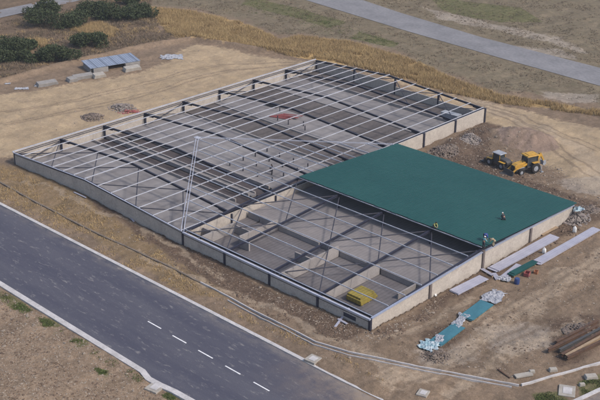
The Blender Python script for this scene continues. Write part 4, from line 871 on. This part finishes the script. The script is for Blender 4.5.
# ------------------------------------------------------------------ people
def person(loc, rz, lab, J, shirt, hat, top_name='jacket', trousers='cloth_dark'):
    """J: joint positions (metres, facing +x). One skinned body; clothing and helmet are children."""
    t = empty('person', loc, rz, lab, 'person', None)
    V, E, Rr = [], [], []
    def add(p, r, par=None):
        V.append(p); Rr.append(r)
        if par is not None: E.append((par, len(V)-1))
        return len(V)-1
    pel = add(J['pelvis'], .14); ws = add(J['waist'], .125, pel); ch = add(J['chest'], .155, ws); nk = add(J['neck'], .06, ch); hd0 = add(J['chin'], .075, nk); hd = add(J['head'], .098, hd0); add(J['crown'], .075, hd)
    hdv = Vector(J['head']); 
    for s, sd_ in ((1, 'l'), (-1, 'r')):
        shd = add(J['sh_'+sd_], .07, ch); el = add(J['el_'+sd_], .047, shd); wr = add(J['wr_'+sd_], .031, el)
        d = (Vector(J['wr_'+sd_])-Vector(J['el_'+sd_])).normalized(); sid = d.cross(Vector((0, 0, 1)))
        if sid.length < .1: sid = Vector((0, 1, 0))
        sid.normalize(); palm = add(tuple(Vector(J['wr_'+sd_])+d*.075), .036, wr); pp = Vector(J['wr_'+sd_])+d*.075; nrm = d.cross(sid)
        for q, ln in ((-.03, .062), (-.01, .078), (.01, .074), (.03, .058)):
            k1 = add(tuple(pp+sid*q+d*.04), .010, palm); k2 = add(tuple(pp+sid*q*1.15+d*(.04+ln*.5)-nrm*.012), .009, k1); add(tuple(pp+sid*q*1.2+d*(.03+ln)-nrm*.03), .008, k2)
        k1 = add(tuple(pp+sid*.045*s-d*.02), .012, palm); add(tuple(pp+sid*.075*s+d*.025), .010, k1)
        hp = add(J['hip_'+sd_], .105, pel); kn = add(J['kn_'+sd_], .064, hp); an = add(J['an_'+sd_], .043, kn); add(J['toe_'+sd_], .04, an)
    me = bpy.data.meshes.new('body'); me.from_pydata(V, E, []); o = bpy.data.objects.new('body', me); COL.objects.link(o); o.parent = t
    sk = o.modifiers.new('skin', 'SKIN'); sk.use_smooth_shade = True
    for i, r in enumerate(Rr): me.skin_vertices[0].data[i].radius = (r, r)
    me.skin_vertices[0].data[0].use_root = True; sb = o.modifiers.new('sub', 'SUBSURF'); sb.levels = 1; sb.render_levels = 1; me.materials.append(MT['skin'])
    # face: nose, eyes, ears
    f = Vector(J['face']).normalized(); upv = (Vector(J['crown'])-Vector(J['chin'])).normalized(); sd2 = upv.cross(f).normalized()
    b = MB(); b.tube(tuple(hdv+f*.085-upv*.005), tuple(hdv+f*.125-upv*.03), .012, .018, 6)
    for s in (-1, 1): b.tube(tuple(hdv+sd2*s*.09), tuple(hdv+sd2*s*.112), .028, .022, 8)
    b.build('nose_and_ears', MT['skin'], t)
    for s in (-1, 1): b = MB(); b.tube(tuple(hdv+f*.082+sd2*s*.034+upv*.012), tuple(hdv+f*.098+sd2*s*.034+upv*.012), .013, .009, 8); b.build('eye', MT['hair'], t)
    b = MB(); b.tube(tuple(hdv+f*.088-upv*.06-sd2*.025), tuple(hdv+f*.088-upv*.06+sd2*.025), .008, .008, 6); b.build('mouth', MT['red'], t)
    # clothes: skinned shells a little fatter than the limbs
    def shell(name, chain, mt):
        vs, es, rs = [], [], []; ids = {}
        for p_, q_ in chain:
            for nm, r in (p_, q_):
                if nm not in ids: ids[nm] = len(vs); vs.append(J[nm] if isinstance(nm, str) else nm); rs.append(r)
            es.append((ids[p_[0]], ids[q_[0]]))
        mm = bpy.data.meshes.new(name); mm.from_pydata(vs, es, []); oo = bpy.data.objects.new(name, mm); COL.objects.link(oo); oo.parent = t
        s_ = oo.modifiers.new('skin', 'SKIN'); s_.use_smooth_shade = True
        for i, r in enumerate(rs): mm.skin_vertices[0].data[i].radius = (r, r)
        mm.skin_vertices[0].data[0].use_root = True; q = oo.modifiers.new('sub', 'SUBSURF'); q.levels = 1; q.render_levels = 1; mm.materials.append(MT[mt])
    shell(top_name, [(('waist', .16), ('chest', .19)), (('chest', .19), ('neck', .085)), (('chest', .19), ('sh_l', .095)), (('sh_l', .095), ('el_l', .068)), (('el_l', .068), ('wr_l', .05)), (('chest', .19), ('sh_r', .095)), (('sh_r', .095), ('el_r', .068)), (('el_r', .068), ('wr_r', .05))], shirt)
    shell('trousers', [(('pelvis', .17), ('waist', .15)), (('pelvis', .17), ('hip_l', .13)), (('hip_l', .13), ('kn_l', .09)), (('kn_l', .09), ('an_l', .066)), (('pelvis', .17), ('hip_r', .13)), (('hip_r', .13), ('kn_r', .09)), (('kn_r', .09), ('an_r', .066))], trousers)
    for s_ in ('l', 'r'): b = MB(); b.bar(tuple(Vector(J['an_'+s_])+Vector((-.05, 0, -.03))), tuple(Vector(J['toe_'+s_])+Vector((.05, 0, 0))), .11, .09); b.build('shoe', MT['black'], t, bevel=.02)
    # helmet or hair: dome over the crown
    cen = hdv+upv*.035; vs, fs = [], []; n = 14; rings = [(1.0, 0), (.95, .35), (.78, .66), (.45, .9), (.0, 1.0)]
    R_ = .135 if hat != 'hair' else .112
    for q, zz in rings:
        for k in range(n): a = 2*math.pi*k/n; vs.append(tuple(cen+(f*math.cos(a)+sd2*math.sin(a))*R_*q+upv*R_*zz))
    for j in range(len(rings)-1):
        for k in range(n): fs.append((j*n+k, j*n+(k+1) % n, (j+1)*n+(k+1) % n, (j+1)*n+k))
    fs.append(tuple(range(n))[::-1]); b = MB(); b.poly(vs, fs)
    if hat != 'hair': b.bar(tuple(cen+f*.1), tuple(cen+f*.2-upv*.02), .17, .015)
    b.build('hair' if hat == 'hair' else 'helmet', MT[hat], t, smooth=True)
    return t
def pose(kind):
    if kind == 'stand':     # bending slightly forward, arms ahead
        return dict(pelvis=(0, 0, .93), waist=(.02, 0, 1.08), chest=(.07, 0, 1.30), neck=(.10, 0, 1.47), chin=(.13, 0, 1.53), head=(.14, 0, 1.62), crown=(.13, 0, 1.71), face=(1, 0, -.2),
                    sh_l=(.08, .19, 1.39), el_l=(.2, .27, 1.14), wr_l=(.42, .18, 1.08), sh_r=(.08, -.19, 1.39), el_r=(.18, -.27, 1.13), wr_r=(.41, -.2, 1.05),
                    hip_l=(0, .1, .90), kn_l=(.06, .13, .48), an_l=(-.02, .14, .08), toe_l=(.14, .15, .04), hip_r=(0, -.1, .90), kn_r=(.1, -.12, .48), an_r=(.08, -.13, .08), toe_r=(.24, -.14, .04))
    if kind == 'bend':      # bent double, reaching down
        return dict(pelvis=(-.12, 0, .82), waist=(.04, 0, .95), chest=(.27, 0, 1.02), neck=(.42, 0, .98), chin=(.48, 0, .96), head=(.56, 0, .93), crown=(.63, 0, .98), face=(.5, 0, -1),
                    sh_l=(.32, .19, .98), el_l=(.42, .24, .7), wr_l=(.55, .16, .46), sh_r=(.32, -.19, .98), el_r=(.40, -.24, .7), wr_r=(.56, -.12, .48),
                    hip_l=(-.12, .1, .80), kn_l=(.1, .16, .46), an_l=(-.08, .17, .08), toe_l=(.08, .19, .04), hip_r=(-.12, -.1, .80), kn_r=(.12, -.16, .46), an_r=(-.04, -.17, .08), toe_r=(.12, -.19, .04))
    return dict(pelvis=(-.18, 0, .30), waist=(-.08, 0, .44), chest=(.10, 0, .62), neck=(.22, 0, .74), chin=(.27, 0, .78), head=(.32, 0, .85), crown=(.33, 0, .94), face=(1, 0, -.6),   # crouching
                sh_l=(.13, .19, .68), el_l=(.3, .24, .46), wr_l=(.50, .14, .32), sh_r=(.13, -.19, .68), el_r=(.32, -.22, .45), wr_r=(.52, -.10, .30),
                hip_l=(-.18, .1, .28), kn_l=(.22, .2, .42), an_l=(-.02, .2, .08), toe_l=(.14, .22, .04), hip_r=(-.18, -.1, .28), kn_r=(.16, -.17, .1), an_r=(-.22, -.17, .09), toe_r=(-.12, -.18, .04))
def on_roof(px, py):
    z = 2.9
    for _ in range(5):
        q = ray0(px, py, z); z = zr2(q[1])+.34+.055+.03
    return (q[0], q[1], z-.02)
person(on_roof(434.5, 227.5), math.radians(-20), 'person crouching at the green roof edge in dark clothes and a yellow green vest', pose('crouch'), 'hivis', 'hair', 'vest')
person(on_roof(503.5, 219.5), math.radians(160), 'person crouching in mid green roof with a white helmet and dark clothes', pose('crouch'), 'cloth_dark', 'white')
q = on_roof(484.5, 239.8); person(q, math.radians(-30), 'person in a blue jacket bending over on the green roof near the end wall', pose('bend'), 'cloth_blue', 'cloth_blue')
q = on_roof(483.2, 248.2)
person(q, math.radians(75), 'person in pale teal shirt and white helmet standing at the green roof edge', pose('stand'), 'cloth_teal', 'white', 'shirt')
q = on_roof(493.5, 246.0); person(q, math.radians(190), 'person in tan work clothes stooping on the green roof beside the end wall', pose('bend'), 'cloth_tan', 'hair', 'shirt', 'cloth_tan')
person((32.5, 26.8, FL1), math.radians(200), 'person in dark clothes standing on the pale floor inside the large hall', pose('stand'), 'cloth_dark', 'hair')

# ------------------------------------------------------------------ air: thin haze round the whole site
hm = bpy.data.materials.new('haze'); hm.use_nodes = True; hn = hm.node_tree.nodes; hn.remove(hn['Principled BSDF'])
pv = hn.new('ShaderNodeVolumePrincipled'); pv.inputs['Color'].default_value = (.80, .84, .92, 1); pv.inputs['Density'].default_value = .00024; pv.inputs['Anisotropy'].default_value = .2
hm.node_tree.links.new(pv.outputs[0], hn['Material Output'].inputs['Volume'])
b = MB(); b.box((0, 0, 37), (9600, 9600, 80)); o = b.build('haze', hm); tag(o, 'thin pale haze over the site', 'haze', kind='stuff')
